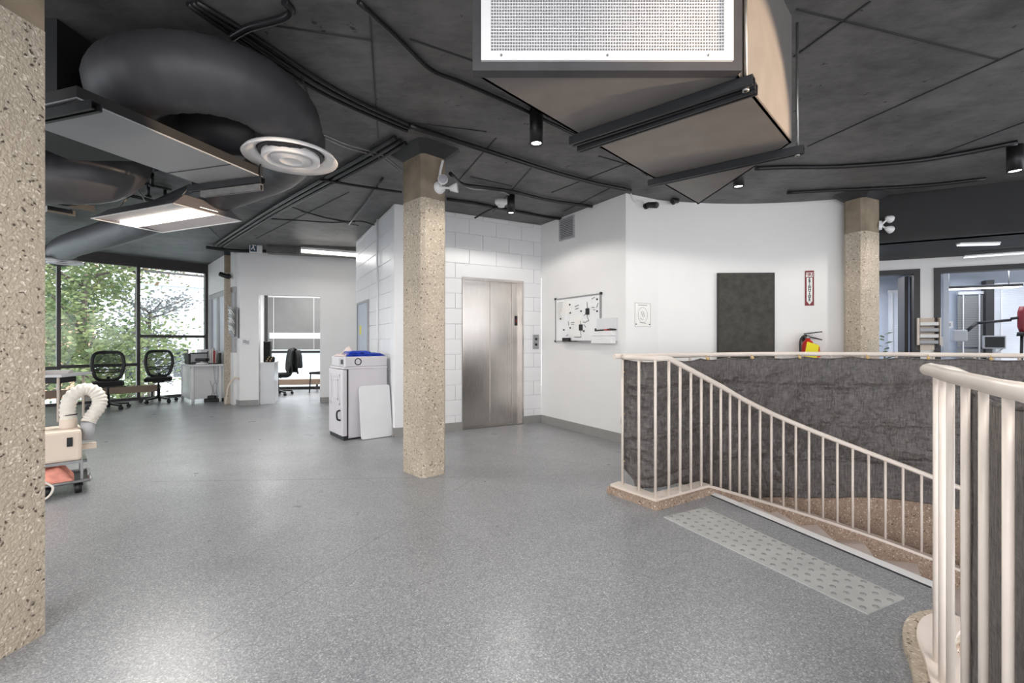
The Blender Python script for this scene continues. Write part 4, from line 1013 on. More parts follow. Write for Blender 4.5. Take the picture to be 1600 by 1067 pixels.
# ------------------------------------------------------------------ stair, railings and netting
# guard on the far side of the well
RH = 1.072
gpath = smooth_path([(.80, 3.56, 0), (1.0, 3.66, 0), (1.3, 3.80, 0)]+[tuple(ring(2.11, d)) for d in range(122, -21, -9)], 5)
gr_ = thing('guard_railing', 'cream guard railing round the far side of the stairwell', 'railing', (WC.x, WC.y, 0))
s = MB(); s.tube([p+V((0, 0, RH)) for p in gpath], .021, 10); obj('handrail', s, M['cream'], gr_, world=True)
acc = 0; last = gpath[0]
for i, p in enumerate(gpath):
    if last is None or (p-last).length > .24:
        s = MB(); s.tube([p, p+V((0, 0, RH-.01))], .011, 8); obj('baluster', s, M['cream'], gr_, world=True); last = p
# spur curb: brown aggregate body with a cream plate, front corner S1
S0, S1, S2 = V((.80, 3.56, 0)), V((1.025, 3.265, 0)), V((1.535, 3.585, 0))
def strip(P, d0, d1, z0, z1):
    a, b = offs(P, d0), offs(P, d1); s = MB(); n = len(P)
    vs_ = [V((p.x, p.y, z0)) for p in a]+[V((p.x, p.y, z0)) for p in b]+[V((p.x, p.y, z1)) for p in a]+[V((p.x, p.y, z1)) for p in b]
    fs = []
    for i in range(n-1): fs += [(i, i+1, n+i+1, n+i), (2*n+i, 3*n+i, 3*n+i+1, 2*n+i+1), (i, 2*n+i, 2*n+i+1, i+1), (n+i, n+i+1, 3*n+i+1, 3*n+i)]
    fs += [(0, n, 3*n, 2*n), (n-1, 3*n-1, 4*n-1, 2*n-1)]
    s.add(vs_, fs); return s
cu = thing('stair_curb', 'brown aggregate corner curb with a cream top plate at the stair head', 'curb', (S1.x, S1.y, 0))
fr_, bk_ = [V((.745, 3.575, 0)), V((1.02, 3.195, 0)), V((1.56, 3.535, 0))], [V((.86, 3.66, 0)), V((1.045, 3.40, 0)), V((1.48, 3.66, 0))]
s = MB()
for i in (0, 1):
    s.hexa([fr_[i], fr_[i+1], bk_[i+1], bk_[i]], [p+V((0, 0, .05)) for p in (fr_[i], fr_[i+1], bk_[i+1], bk_[i])])
obj('curb_body', s, M['brownagg'], cu, world=True)
fr2, bk2 = [V((.775, 3.585, 0)), V((1.022, 3.235, 0)), V((1.56, 3.57, 0))], [V((.86, 3.66, 0)), V((1.045, 3.38, 0)), V((1.50, 3.66, 0))]
s = MB()
for i in (0, 1):
    s.hexa([p+V((0, 0, .05)) for p in (fr2[i], fr2[i+1], bk2[i+1], bk2[i])], [p+V((0, 0, .068)) for p in (fr2[i], fr2[i+1], bk2[i+1], bk2[i])])
obj('top_plate', s, M['cream'], cu, world=True)

# treads of the winding stair
RO, RI = 1.86, 0.80
tr = thing('winding_stair', 'winding concrete stair descending behind the stair railing', 'stair', (WC.x, WC.y, 0))
STEP, RISE, PH0 = 12.6, .143, 133.0
for k in range(13):
    a, b = PH0-STEP*k, PH0-STEP*(k+1)-2.0
    z = -RISE*(k+1)+.01
    if k == 0: pin0 = I0
    P = [ring(RO+.02, a-j*(a-b)/3) for j in range(4)]
    Qi = [ring(RI-.2, a+40-j*(a-b)/3) for j in range(4)]
    if k == 0: P[0] = V((O0.x+.01, O0.y, 0)); Qi[0] = V((I0.x+.01, I0.y, 0))
    poly = [(p.x, p.y) for p in P]+[(p.x, p.y) for p in reversed(Qi)]
    s = MB(); s.prism(poly, z-.16, z); st = obj('step', s, M['tread'], tr, world=True)
    s = MB(); s.seg(V((P[0].x, P[0].y, z+.004)), V((Qi[0].x, Qi[0].y, z+.004)), .03, .012); obj('nosing', s, M['cream'], st); bpy.data.objects[-1:] if False else None
    st.children[0].data.transform(Matrix.Translation((-WC.x, -WC.y, 0))) if st.children else None
ns = thing('stair_nosing', 'long white metal nosing strip along the top stair edge', 'nosing', (O0.x, O0.y, 0))
s = MB(); d = (I0-O0).normalized(); nn = V((-d.y, d.x, 0))
a, b = O0, I0
s.hexa([a-nn*.0, b-nn*.0, b+nn*.06, a+nn*.06], [p+V((0, 0, .008)) for p in (a-nn*.0, b-nn*.0, b+nn*.06, a+nn*.06)]); obj('strip', s, M['whiteplas'], ns, world=True)
s = MB(); q0, q1 = a-nn*.0, b-nn*.0; s.hexa([q0-nn*.012, q1-nn*.012, q1, q0], [p+V((0, 0, .004)) for p in (q0-nn*.012, q1-nn*.012, q1, q0)]); obj('edge', s, M['darkmetal'], ns, world=True)

# descending stair railing
SR = 1.85
sr = thing('stair_railing', 'cream stair railing descending to the right from the corner curb', 'railing', (S1.x, S1.y, 0))
ramp0 = V((1.145, 3.335, 0))
plan = [V((.868, 3.575, 0)), S1+V((.01, .02, 0)), ramp0, S2]+[ring(SR, d) for d in range(124, -20, -6)]
def zs(i_pt):                                # stringer level on the plan curve
    return i_pt
lenp = [0.0]
for i in range(1, len(plan)): lenp.append(lenp[-1]+(plan[i]-plan[i-1]).length)
def pl_at(sv):
    for i in range(1, len(plan)):
        if sv <= lenp[i]: return plan[i-1].lerp(plan[i], (sv-lenp[i-1])/(lenp[i]-lenp[i-1]))
    return plan[-1]
L_S2 = lenp[3]; L_R0 = lenp[2]
def zbot(sv):
    if sv <= L_S2: return .068
    return .068-.352*(sv-L_S2)+.012*(sv-L_S2)**2
def ztop(sv):
    if sv <= L_R0: return RH-.005
    zz = RH-.005-.37*(sv-L_R0)
    return min(zz, max(zz-.2, zbot(sv)+.84-.075*(sv-L_S2))) if sv > L_S2 else zz
N = 150; sm_ = [lenp[-1]*i/N for i in range(N+1)]
s = MB(); s.tube([pl_at(v)+V((0, 0, ztop(v))) for v in sm_], .021, 10); obj('handrail', s, M['cream'], sr, world=True)
bal = [0.0, lenp[1]*.52, lenp[1]*1.0]
v = lenp[1]
while v < lenp[-1]-.2: v += .128; bal.append(v)
for v in bal:
    p = pl_at(v); s = MB(); s.tube([p+V((0, 0, zbot(v)-.01)), p+V((0, 0, ztop(v)-.01))], .0105, 8); obj('baluster', s, M['cream'], sr, world=True)
def sweep(d0, d1, zo0, zo1, v0):
    vv = [x for x in sm_ if x >= v0]; C_ = [pl_at(x) for x in vv]; a, b = offs(C_, d0), offs(C_, d1); s = MB(); n = len(vv)
    vs_ = []
    for src, zo in ((a, zo0), (b, zo0), (a, zo1), (b, zo1)): vs_ += [V((p.x, p.y, zbot(x)+zo)) for p, x in zip(src, vv)]
    fs = []
    for i in range(n-1): fs += [(i, i+1, n+i+1, n+i), (2*n+i, 3*n+i, 3*n+i+1, 2*n+i+1), (i, 2*n+i, 2*n+i+1, i+1), (n+i, n+i+1, 3*n+i+1, 3*n+i)]
    fs += [(0, n, 3*n, 2*n), (n-1, 3*n-1, 4*n-1, 2*n-1)]
    s.add(vs_, fs); return s
obj('top_plate', sweep(-.05, .05, -.022, 0, L_S2-.02), M['cream'], sr, world=True)
obj('stringer', sweep(-.045, .06, -.19, -.022, L_S2-.02), M['brownagg'], sr, world=True)

# near curved railing
nr = thing('curved_railing', 'cream curved railing close at the right picture edge', 'railing', (RAIL[3].x, RAIL[3].y, 0))
inner = smooth_path([RAIL[-3], RAIL[-2], RAIL[-1], (2.02, 1.88, 0), (2.2, 1.75, 0), (2.3, 1.55, 0)], 6)
ii = [V(p) for p in inner]
tiprow = RC[:-11]+[p for p in ii]
hz = []; run = 0; prev = None
for p in tiprow:
    if prev is not None and p.x > 1.70: run += (p-prev).length
    prev = p; hz.append(V((p.x, p.y, 1.082-.10*min(run, .15)-.42*max(0, run-.15))))
half = [i for i, p in enumerate(RC) if p.y < 1.12 and p.y > 0.9]
s = MB(); s.tube(hz, .0215, 12); obj('handrail', s, M['cream'], nr, world=True)
jp = V((1.167, 1.10, 1.082)); jd = V((.09, .14, 0)).normalized()
s = MB(); s.tube([jp-jd*.002, jp+jd*.002], .0222, 12); obj('rail_joint', s, M['ink'], nr, world=True)
kp = [(1.511, 1.62), (1.437, 1.52), (1.366, 1.418), (1.288, 1.293), (1.204, 1.162), (1.114, 1.022), (1.05, .86), (1.02, .70), (1.02, .55)]
for (x, y) in kp:
    s = MB(); s.tube([V((x, y, .03)), V((x, y, 1.07))], .0105, 12); obj('baluster', s, M['cream'], nr, world=True)
for (x, y, zt) in ((1.80, 1.885, 1.04), (1.92, 1.905, 1.0), (2.06, 1.85, .93)):
    s = MB(); s.tube([V((x, y, -.3)), V((x, y, zt))], .0095, 10); obj('baluster', s, M['cream'], nr, world=True)
obj('curb_body', strip(RC, -.075, .072, 0.0, .035), M['brownagg'] if False else M['aggregate'], nr, world=True)
obj('curb_plate', strip(RC, -.08, .03, .035, .05), M['cream'], nr, world=True)

# shade netting
def netting(label, path, ztop_, zbotf, amp, name='shade_netting', nu=220, nv=60, seed=0, ties=()):
    P = smooth_path(path, 6); L_ = [0.0]
    for i in range(1, len(P)): L_.append(L_[-1]+(P[i]-P[i-1]).length)
    tot = L_[-1]; nrm = offs(P, 1.0)
    def pos(u):
        sv = u*tot
        for i in range(1, len(P)):
            if sv <= L_[i]+1e-9:
                t = (sv-L_[i-1])/(L_[i]-L_[i-1]); p = P[i-1].lerp(P[i], t); n = (nrm[i-1]-P[i-1]).lerp(nrm[i]-P[i], t); return p, n.normalized(), sv
        return P[-1], (nrm[-1]-P[-1]).normalized(), tot
    cache = [pos(i/nu) for i in range(nu+1)]
    def fn(u, v):
        p, n, sv = cache[int(round(u*nu))]
        sag = .018*abs(math.sin(sv*PI/.42))
        zt, zb = ztop_-sag, zbotf(sv)
        z = zb+(zt-zb)*v
        w = amp*(mnoise.noise(V((sv*1.6, z*2.2, seed)))*1.0+.5*mnoise.noise(V((sv*4+z*3.0, z*5-sv*2, seed+4)))+.32*mnoise.noise(V((sv*11, z*13, seed+9)))+.2*mnoise.noise(V((sv*17, z*31, seed+2))))
        for zc, a in ((.80, .8), (.45, -.6), (.12, .7)): w += amp*.5*a*math.exp(-((z-zc-.03*math.sin(sv*2))/.02)**2)
        tuck = .55*math.exp(-((sv-1.75)/.3)**2)*math.exp(-((z+.02)/.2)**2); w += amp*2.2*tuck*math.sin(sv*34+z*18)*.5
        if z < .08: w = min(w, -.004)
        e = min(1, (1-v)*6)*.9+.1
        return p+n*(w*e)+V((0, 0, z))
    t = thing(name, label, 'netting', (P[0].x, P[0].y, 0))
    s = MB(); s.grid(fn, nu, nv); o = obj('cloth', s, M['net'], t, world=True, recalc=False)
    md = o.modifiers.new('solid', 'SOLIDIFY'); md.thickness = .003
    s = MB(); s.tube([fn(i/nu, 1.0) for i in range(0, nu+1)], .006, 5); obj('top_hem', s, M['net'], t, world=True)
    s = MB(); s.tube([fn(0, j/nv) for j in range(nv+1)], .006, 5); obj('side_hem', s, M['net'], t, world=True)
    for sv in ties:
        p, n, _ = pos(min(sv/tot, 1)); s = MB(); c = p+V((0, 0, ztop_-.002))
        s.ball(c-n*.012, .014, 8); s.tube([c, c+V((0, 0, .03))], .004, 6); obj('tie', s, M['brass'], t, world=True)
    for z in ((.95, .62, .25) if ties else ()):
        p, n, _ = pos(.004); s = MB(); s.ball(p+V((-.012, 0, z))-n*.008, .011, 8); obj('tie', s, M['brass'], t, world=True)
    return t
npath = [(.875, 3.60, 0), (1.045, 3.475, 0), (1.26, 3.60, 0), (1.47, 3.72, 0)]+[tuple(ring(2.045, d)) for d in range(120, -15, -8)]
def zb1(sv):
    if sv < .10: return .20-1.0*sv
    if sv < .55: return .075-.03*(sv-.1)
    return .068-min(1, (sv-.55)/.5)*.32+.012*math.sin(sv*5)
netting('dark shade netting tied along the far guard railing of the stairwell', npath, 1.045, zb1, .046, nu=420, nv=110, seed=1, ties=(.95, 1.55, 2.05, 2.65, 3.1, 3.5))
NI = offs(RC, -.035); ni = [p for p in NI if p.y > .3 and p.y < 1.36 and p.x < 1.40]; ni = list(reversed(ni))
netting('dark shade netting tied inside the near curved railing', [tuple(p) for p in ni], 1.045, lambda sv: -.9, .006, nu=60, nv=60, seed=5)

# tactile warning plate
T0, T1, T2, T3 = fl(1037, 808), fl(1101, 793), fl(1413, 935), fl(1356, 960.5)
tpl = thing('tactile_plate', 'grey tactile warning plate with raised studs before the stair', 'plate', T0)
s = MB(); s.hexa([T0, T3, T2, T1], [p+V((0, 0, .006)) for p in (T0, T3, T2, T1)]); obj('sheet', s, M['tactile'], tpl, world=True)
st0 = None
nu_, nv_ = 20, 5
for i in range(nu_):
    for j in range(nv_):
        u, v = (i+.5+(.25 if j % 2 else -.1))/nu_, (j+.55)/nv_
        p = T0.lerp(T3, u).lerp(T1.lerp(T2, u), v)-T0
        if st0 is None:
            s = MB(); s.lathe([(.0135, 0), (.0125, .003), (.007, .005), (0, .0053)], 10); o = obj('stud', s, M['stud'], tpl); st0 = o.data; o.location = p+V((0, 0, .006))
        else: share('stud', st0, tpl, p+V((0, 0, .006)))

# ------------------------------------------------------------------ furniture and equipment, left
def office_chair(label, loc, rz, group=None):
    t = thing('office_chair', label, 'chair', loc, rz, group)
    for k in range(5):
        a = 2*PI*k/5+.3; d = V((math.cos(a), math.sin(a), 0))
        s = MB(); s.seg(d*.03+V((0, 0, .10)), d*.29+V((0, 0, .075)), .045, .03); lg = obj('leg', s, M['black'], t)
        s = MB(); c = d*.29+V((0, 0, .03)); sd = V((-d.y, d.x, 0)); s.tube([c-sd*.022, c+sd*.022], .03, 12); s.tube([c+V((0, 0, .02)), c+V((0, 0, .05))], .01, 6); obj('caster', s, M['black'], lg)
    s = MB(); s.lathe([(.035, .08), (.035, .13), (.026, .13), (.026, .26), (.018, .26), (.018, .40)], 14); obj('gas_post', s, M['darkmetal'], t)
    s = MB(); s.box(-.09, .09, -.11, .11, .385, .41); s.tube([(.05, 0, .39), (.24, .02, .385)], .008, 6); obj('mechanism', s, M['black'], t)
    bm = bmesh.new(); bmesh.ops.create_cube(bm, size=1)
    for v in bm.verts: v.co = V((v.co.x*.43, v.co.y*.46, v.co.z*.075+.45))
    bmesh.ops.bevel(bm, geom=bm.edges[:], offset=.035, segments=4, affect='EDGES', profile=.6)
    s = MB(); s.bm(bm, None, True); obj('seat', s, M['fabric_black'], t)
    # back: rounded frame, tapered toward the seat, seen facing -y; y = +.22 is the rear
    def bk(u, v):
        w = .22*(1-.10*abs(v-.55)*2) if v > .5 else .22*(1-.24*(.5-v)*2)
        x = (u*2-1)*w; return V((x, .23+.06*(v-.2)+.05*(1-(u*2-1)**2)-.02, .50+.50*v))
    ringp = [bk(.5+.5*math.copysign(abs(math.cos(a))**.42, math.cos(a)), .5+.5*math.copysign(abs(math.sin(a))**.42, math.sin(a))) for a in [2*PI*k/40 for k in range(41)]]
    s = MB(); s.tube(ringp, .027, 8, caps=False); obj('back_frame', s, M['black'], t)
    s = MB(); s.grid(lambda u, v: bk(.05+.9*u, .05+.9*v), 14, 14); obj('back_mesh', s, M['chairmesh'], t)
    s = MB()
    for v_ in (.28, .36): s.tube([bk(u/10, v_)+V((0, .012, 0)) for u in range(11)], .009, 6)
    obj('lumbar_bar', s, M['black'], t)
    s = MB(); s.tube(smooth_path([(0, .06, .40), (0, .20, .40), (0, .27, .46), (0, .285, .56)], 5), .022, 8); obj('back_spine', s, M['black'], t)
    return t
office_chair('black mesh office chair before the tall window nearest the beige hose unit', (-7.10, 8.0, 0), .72)
office_chair('black mesh office chair beside the white desk at the window', (-6.95, 8.95, 0), .62)
oc = office_chair('black office chair with a dark jacket over its back beyond the doorway', (-5.22, 10.15, 0), -.9)
jk = thing('jacket', 'dark grey jacket draped over the office chair beyond the doorway', 'jacket', (-5.22, 10.15, 0), -.9)
def jf(side):
    def f(u, v):
        w = .27*(1-.15*v); x = (u*2-1)*w; fold = .03*mnoise.noise(V((u*6, v*3, side)))+.018*math.sin(u*17+v*4)
        y = .29+.02*(1-abs(u*2-1))
        return V((x+.02*math.sin(v*9+u*5), y+(.06 if side else -.07)*(1-.2*v)*(1 if v < .97 else .4)+fold*(1-v*.5), 1.04-.55*(1-v)-.03*(u*2-1)**2 + .03*mnoise.noise(V((u*5, 2.1, side))) * (1-v)))
    return f
s = MB(); s.grid(jf(1), 24, 20); s.grid(jf(0), 24, 14); o = obj('cloth', s, M['jacket'], jk, recalc=False); md = o.modifiers.new('solid', 'SOLIDIFY'); md.thickness = .012
s = MB(); s.tube(smooth_path([(-.22, .36, .98), (-.30, .38, .80), (-.28, .37, .56)], 5), [.06]*5+[.055]*5+[.05], 10); s.tube(smooth_path([(.22, .36, .98), (.29, .38, .80), (.26, .40, .60)], 5), [.06]*5+[.055]*5+[.05], 10); obj('sleeve', s, M['jacket'], jk)

# desk by the inner wall
K = V((-6.07, 8.63, 0)); bdir = V((-.70, .714, 0)).normalized(); dang = math.atan2(bdir.y, bdir.x)
dk = thing('desk', 'white desk with printer at the corner right of the windows', 'desk', K, dang)
# local x runs along the long side, local -y toward the right/back
s = MB(); s.bbox(-.04, 1.14, -.51, .03, .715, .745, .006); obj('desk_top', s, M['whiteplas'], dk)
for (x, y) in ((.02, -.02), (.02, -.47), (1.10, -.02), (1.10, -.47)):
    s = MB(); s.tube([(x, y, 0), (x, y, .715)], .024, 12); obj('leg', s, M['whiteplas'], dk)
s = MB(); s.box(.30, 1.1, -.035, -.015, .06, .70); s.box(.28, .30, -.46, -.015, .06, .70); obj('cabinet_panel', s, M['whiteplas'], dk)
pt = thing('printer', 'grey and black desktop printer on the white corner desk', 'printer', K+bdir*.50+V((bdir.y, -bdir.x, 0))*.22+V((0, 0, .745)), dang-PI/2)
s = MB(); s.bbox(-.19, .19, -.17, .17, 0, .20, .015); obj('body', s, M['greyplas'], pt)
s = MB(); s.bbox(-.23, -.185, -.18, .18, 0, .21, .01); s.box(-.18, .18, -.185, -.165, .01, .04); obj('side_cover', s, M['black'], pt)
s = MB(); s.bbox(-.16, .16, -.12, .12, .20, .225, .006); obj('lid', s, M['darkmetal'], pt)
pb = K+bdir*.16+V((bdir.y, -bdir.x, 0))*.19+V((0, 0, .745))
ph = thing('desk_phone', 'black gadget with a white base on the desk before the printer', 'phone', pb, 0)
s = MB(); s.lathe([(0, 0), (.10, 0), (.10, .03), (.03, .04), (.03, .06), (0, .06)], 18); obj('stand', s, M['whiteplas'], ph)
s = MB(); s.bbox(-.11, .11, -.06, .06, .06, .12, .02); obj('body', s, M['black'], ph)
bk_ = K+bdir*.18+V((bdir.y, -bdir.x, 0))*.40+V((0, 0, .745))
bs = thing('paper_tray', 'upright tray of papers and black files against the inner wall', 'tray', bk_, .3)
s = MB(); s.box(-.10, .10, -.08, .08, 0, .02); s.box(-.10, -.09, -.08, .08, 0, .26); s.box(.09, .10, -.08, .08, 0, .22); obj('frame', s, M['black'], bs)
for k in range(5):
    s = MB(); s.box(-.08+k*.03, -.07+k*.03, -.07, .07, .02, .26+.03*(k % 3)); obj('sheet', s, M['paper'] if k != 3 else M['red'], bs)
bx_ = K+bdir*.90+V((bdir.y, -bdir.x, 0))*.36+V((0, 0, .745))
cb_ = thing('storage_box', 'white cardboard box behind the printer on the desk', 'box', bx_, dang)
s = MB(); s.bbox(-.2, .2, -.09, .09, 0, .27, .004); obj('box', s, M['paper'], cb_); s = MB(); s.bbox(-.205, .205, -.095, .095, .24, .28, .004); obj('lid', s, M['whiteplas'], cb_)
cb2 = thing('cable_bundle', 'tangle of black cables and adapters under the white desk', 'cable', K+bdir*.20+V((bdir.y, -bdir.x, 0))*.40, 0)
s = MB()
for k in range(4):
    x = -.12+.08*k; s.tube(smooth_path([(x, .05, .70), (x+.03*random.random(), .03, .45), (x+.10*random.uniform(-1, 1), 0, .22+.05*k), (x*.5, -.02, .06)], 6), .007, 6)
obj('cables', s, M['greyplas'], cb2)
s = MB(); s.bbox(-.16, .16, -.07, .05, 0, .06, .01); s.bbox(-.08, .06, -.09, .02, .06, .12, .01); obj('adapter', s, M['black'], cb2)
# cables at the slim column
q = at(363, 600, 8.55)
o = obj('wall_cable', MB().tube(smooth_path([at(374, 592, 8.40), at(366, 590, 8.42), at(357, 603, 8.42), at(354, 618, 8.42), at(352, 631, 8.42)], 6), .014, 8), M['beige'], loc=q, world=True); tag(o, 'beige cable curling from the white wall end to the floor', 'cable')
bullet_cam('black bullet camera clamped on the slim tan column', 358, 431, V((-6, 8.60, 0)), V((-4, 8.60, 0)), (-.95, -.2, .35), 1.25)
# brochure rack on the wall end
rk = thing('brochure_rack', 'wall rack of fanned white brochures on the end of the white wall', 'rack', at(369, 533, 8.47), math.atan2(E0.y-E0b.y, E0.x-E0b.x))
s = MB(); s.box(-.10, .12, -.012, 0, 1.25-HC, 1.80-HC); obj('back_plate', s, M['greyplas'], rk)
for k in range(10):
    z = 1.28-HC+.05*k; s = MB(); T = Matrix.Translation((-.02-.006*k % .03, -.04, z))@Matrix.Rotation(.5, 4, 'X')@Matrix.Rotation(random.uniform(-.25, .25), 4, 'Y'); s.box(-.11, .08, -.004, .004, 0, .12, T); obj('brochure', s, M['paper'] if k % 3 else M['greyplas'], rk)
# outlet on the wall
p = on(384.5, 533, E0, E1)
ol = thing('wall_outlet', 'white twin wall outlet low on the white back wall', 'outlet', p, math.atan2(ed.y, ed.x))
s = MB(); s.bbox(-.06, .06, -.015, 0, -.06, .06, .004); obj('plate', s, M['whiteplas'], ol)
s = MB(); s.bbox(-.045, .0, -.045, -.015, -.03, .03, .006); s.bbox(.005, .05, -.04, -.015, -.045, .015, .006); obj('plug', s, M['greyplas'], ol)

# side cabinet in the doorway and things on it
sc0 = at(405.5, 533, 8.60); sc1 = at(427, 533, 8.62)
sd_ = thing('side_cabinet', 'narrow white cabinet standing in the doorway at its left jamb', 'cabinet', (sc0.x, sc0.y, 0), math.atan2(ed.y, ed.x))
ww = (sc1-sc0).to_2d().length
s = MB(); s.bbox(0.012, ww, 0, .55, 0, .775, .004); obj('carcass', s, M['board'], sd_)
s = MB(); s.box(.008, ww+.01, -.01, .56, .775, .795); obj('top', s, M['whiteplas'], sd_)
s = MB(); s.box(.04, ww-.04, -.004, 0, .06, .74); obj('door', s, M['board'], sd_)
tb2 = thing('desk_speaker', 'black upright speaker on the narrow cabinet in the doorway', 'speaker', (sc0.x+.09, sc0.y+.12, .795), .3)
s = MB(); s.bbox(-.06, .06, -.07, .07, .0, .40, .01); obj('case', s, M['black'], tb2); s = MB(); s.box(-.05, .05, -.074, -.07, .02, .38); obj('grille', s, M['fabric_black'], tb2)
tb3 = thing('patterned_bag', 'small black bag with yellow patches on the doorway cabinet', 'bag', (sc0.x+.17, sc0.y+.06, .795), .2)
s = MB(); s.bbox(-.06, .08, -.05, .05, 0, .11, .03); obj('bag', s, M['fabric_black'], tb3)
s = MB()
for k in range(6): s.box(-.05+.02*k, -.036+.02*k, -.053, -.049, .02+.035*(k % 3), .045+.035*(k % 3))
obj('patch', s, M['brass'], tb3)
# plain black chair at the right of the doorway view
dc = thing('side_chair', 'black side chair half hidden behind the right doorway jamb', 'chair', (-4.44, 10.7, 0), -.3)
for (x, y) in ((-.19, -.19), (.19, -.19), (-.19, .19), (.19, .19)):
    s = MB(); s.tube([(x*1.1, y*1.1, 0), (x, y, .43)], .014, 8); obj('leg', s, M['black'], dc)
s = MB(); s.bbox(-.22, .22, -.22, .22, .43, .48, .015); obj('seat', s, M['fabric_black'], dc)
s = MB(); s.bbox(-.21, .21, .19, .225, .62, .86, .012); s.tube([(-.19, .2, .43), (-.19, .21, .8)], .012, 6); s.tube([(.19, .2, .43), (.19, .21, .8)], .012, 6); obj('backrest', s, M['black'], dc)

# lab cabinet / freezer beside the block shaft
xr = V((.773, .634, 0)).normalized(); fang = math.atan2(xr.y, xr.x)
fz = thing('freezer_cabinet', 'pale grey upright cabinet with a round badge beside the block wall', 'cabinet', (-2.0, 5.46, 0), fang)
s = MB(); s.bbox(.035, .53, 0, .50, .02, .87, .012); obj('body', s, M['freezer'], fz)
s = MB(); s.bbox(-.02, .53, -.012, .50, .855, .88, .006); obj('lip', s, M['freezer'], fz)
s = MB(); s.bbox(-.005, .53, 0, .49, .88, 1.005, .012); obj('top_unit', s, M['freezer'], fz)
s = MB(); s.box(-.008, .02, .03, .20, .90, .985); obj('control_panel', s, M['greyplas'], fz)
s = MB(); s.box(-.010, .0, .05, .13, .915, .97); obj('display', s, M['darkmetal'], fz)
s = MB(); s.bbox(-.035, .025, 0, .50, .05, .85, .01); dr = obj('door', s, M['freezer'], fz)
s = MB()
for q in ((.08, .42, .42, .45), (.08, .42, .76, .79), (.08, .11, .42, .79), (.39, .42, .42, .79), (.14, .36, .48, .50), (.14, .36, .71, .73), (.14, .16, .48, .73), (.34, .36, .48, .73)): s.box(-.043, -.034, q[0], q[1], q[2], q[3])
obj('moulding', s, M['freezer'], dr)
s = MB(); s.box(-.02, .025, -.004, .5, .0, .045); s.box(.035, .53, .02, .48, 0, .02); obj('plinth', s, M['darkmetal'], fz)
s = MB(); s.tube(smooth_path([(-.04, .07, .36), (-.075, .07, .34), (-.075, .06, .26), (-.04, .06, .24)], 5), .011, 8); obj('handle', s, M['black'], dr)
s = MB(); s.box(.022, .036, -.003, .49, .03, .86); obj('door_gasket', s, M['black'], fz)
s = MB(); Tq = Matrix.Translation((.155, -.001, .943))@Matrix.Rotation(PI/2, 4, 'X')
s.lathe([(.043, 0), (.043, .004), (.032, .004), (.032, 0)], 24, Tq); obj('round_badge', s, M['darkmetal'], fz)
lb = thing('white_panel', 'white rounded board leaning on the pale grey cabinet', 'board', (-2.0, 5.46, 0), fang)
th = math.radians(8); T = Matrix.Translation((.155, -.105, .006))@Matrix.Rotation(-th, 4, 'X')
bm = bmesh.new(); bmesh.ops.create_cube(bm, size=1)
for v in bm.verts: v.co = V(((v.co.x+.5)*.395, v.co.y*.016, (v.co.z+.5)*.645))
bmesh.ops.bevel(bm, geom=[e for e in bm.edges if abs((e.verts[0].co-e.verts[1].co).y) > .01], offset=.03, segments=4, affect='EDGES', profile=.5)
s = MB(); s.bm(bm, T); obj('board', s, M['board'], lb)
bl_ = thing('blue_sheet', 'folded blue plastic sheet lying on the pale grey cabinet', 'sheet', (-2.0, 5.46, 1.005), fang)
for k, (x0, x1, y0, y1, z0, z1) in enumerate(((.03, .53, .04, .40, 0, .022), (.05, .50, .06, .36, .022, .042), (.08, .36, .08, .34, .042, .066))):
    def f(u, v, q=(x0, x1, y0, y1, z0, z1)):
        r = min(u, 1-u, v, 1-v)*9; r = min(1, r); return V((q[0]+(q[1]-q[0])*u, q[2]+(q[3]-q[2])*v, q[4]+(q[5]-q[4])*(r**.5)+.010*mnoise.noise(V((u*6, v*6, k)))))
    s = MB(); s.grid(f, 18, 14); o = obj('fold', s, M['blue'], bl_)
pc = thing('pale_cloth', 'crumpled pale pink cloth beside the blue sheet on the cabinet', 'cloth', (-2.0, 5.46, 1.005), fang)
def f(u, v): 
    x, y = -.0+.20*u, .08+.36*v; hgt = .02+.09*math.exp(-((u-.8)/.3)**2)*math.exp(-((v-.7)/.4)**2)
    return V((x, y, (hgt+.03*mnoise.noise(V((u*5, v*5, 3))))*min(1, 8*min(u, 1-u, v, 1-v))+.003))
s = MB(); s.grid(f, 18, 18); obj('cloth', s, M['pinkcloth'], pc)

# portable fume unit on a trolley, left
cz_ = V((-3.643, 3.528, 0)); cr = math.radians(45)
tro = thing('trolley', 'small steel trolley with black casters under the beige unit', 'trolley', cz_, cr)
s = MB()
for (a, b) in (((-.45, -.17, .10), (.27, -.17, .10)), ((-.45, .25, .10), (.27, .25, .10)), ((-.45, -.17, .10), (-.45, .25, .10)), ((.27, -.17, .10), (.27, .25, .10))): s.tube([a, b], .012, 8)
obj('frame', s, M['alu'], tro)
s = MB(); s.box(-.45, .27, -.16, .24, .085, .092); obj('deck', s, M['darkmetal'], tro)
s = MB()
for (x, y) in ((-.42, -.14), (.22, -.14), (-.42, .22), (.22, .22)): s.box(x-.008, x+.008, y-.008, y+.008, .10, .26)
s.box(-.45, .25, -.16, -.145, .24, .262); s.box(-.45, .25, .225, .24, .24, .262); s.box(.225, .25, -.16, .24, .24, .262); obj('rack', s, M['alu'], tro)
for (x, y) in ((-.38, -.12), (.20, -.12), (-.38, .20), (.20, .20), (.03, -.10)):
    s = MB(); s.tube([(x-.02, y, .042), (x+.02, y, .042)], .042, 14); s.box(x-.028, x+.028, y-.015, y+.015, .055, .09); obj('caster', s, M['black'], tro)
un = thing('fume_unit', 'beige portable extractor unit with a bent white hose on a trolley', 'extractor', cz_+V((0, 0, .262)), cr)
s = MB(); s.bbox(-.46, .22, -.16, .22, 0, .235, .02); obj('body', s, M['beige'], un)
s = MB(); s.box(.135, .168, -.166, -.158, .115, .185); obj('switch', s, M['black'], un)
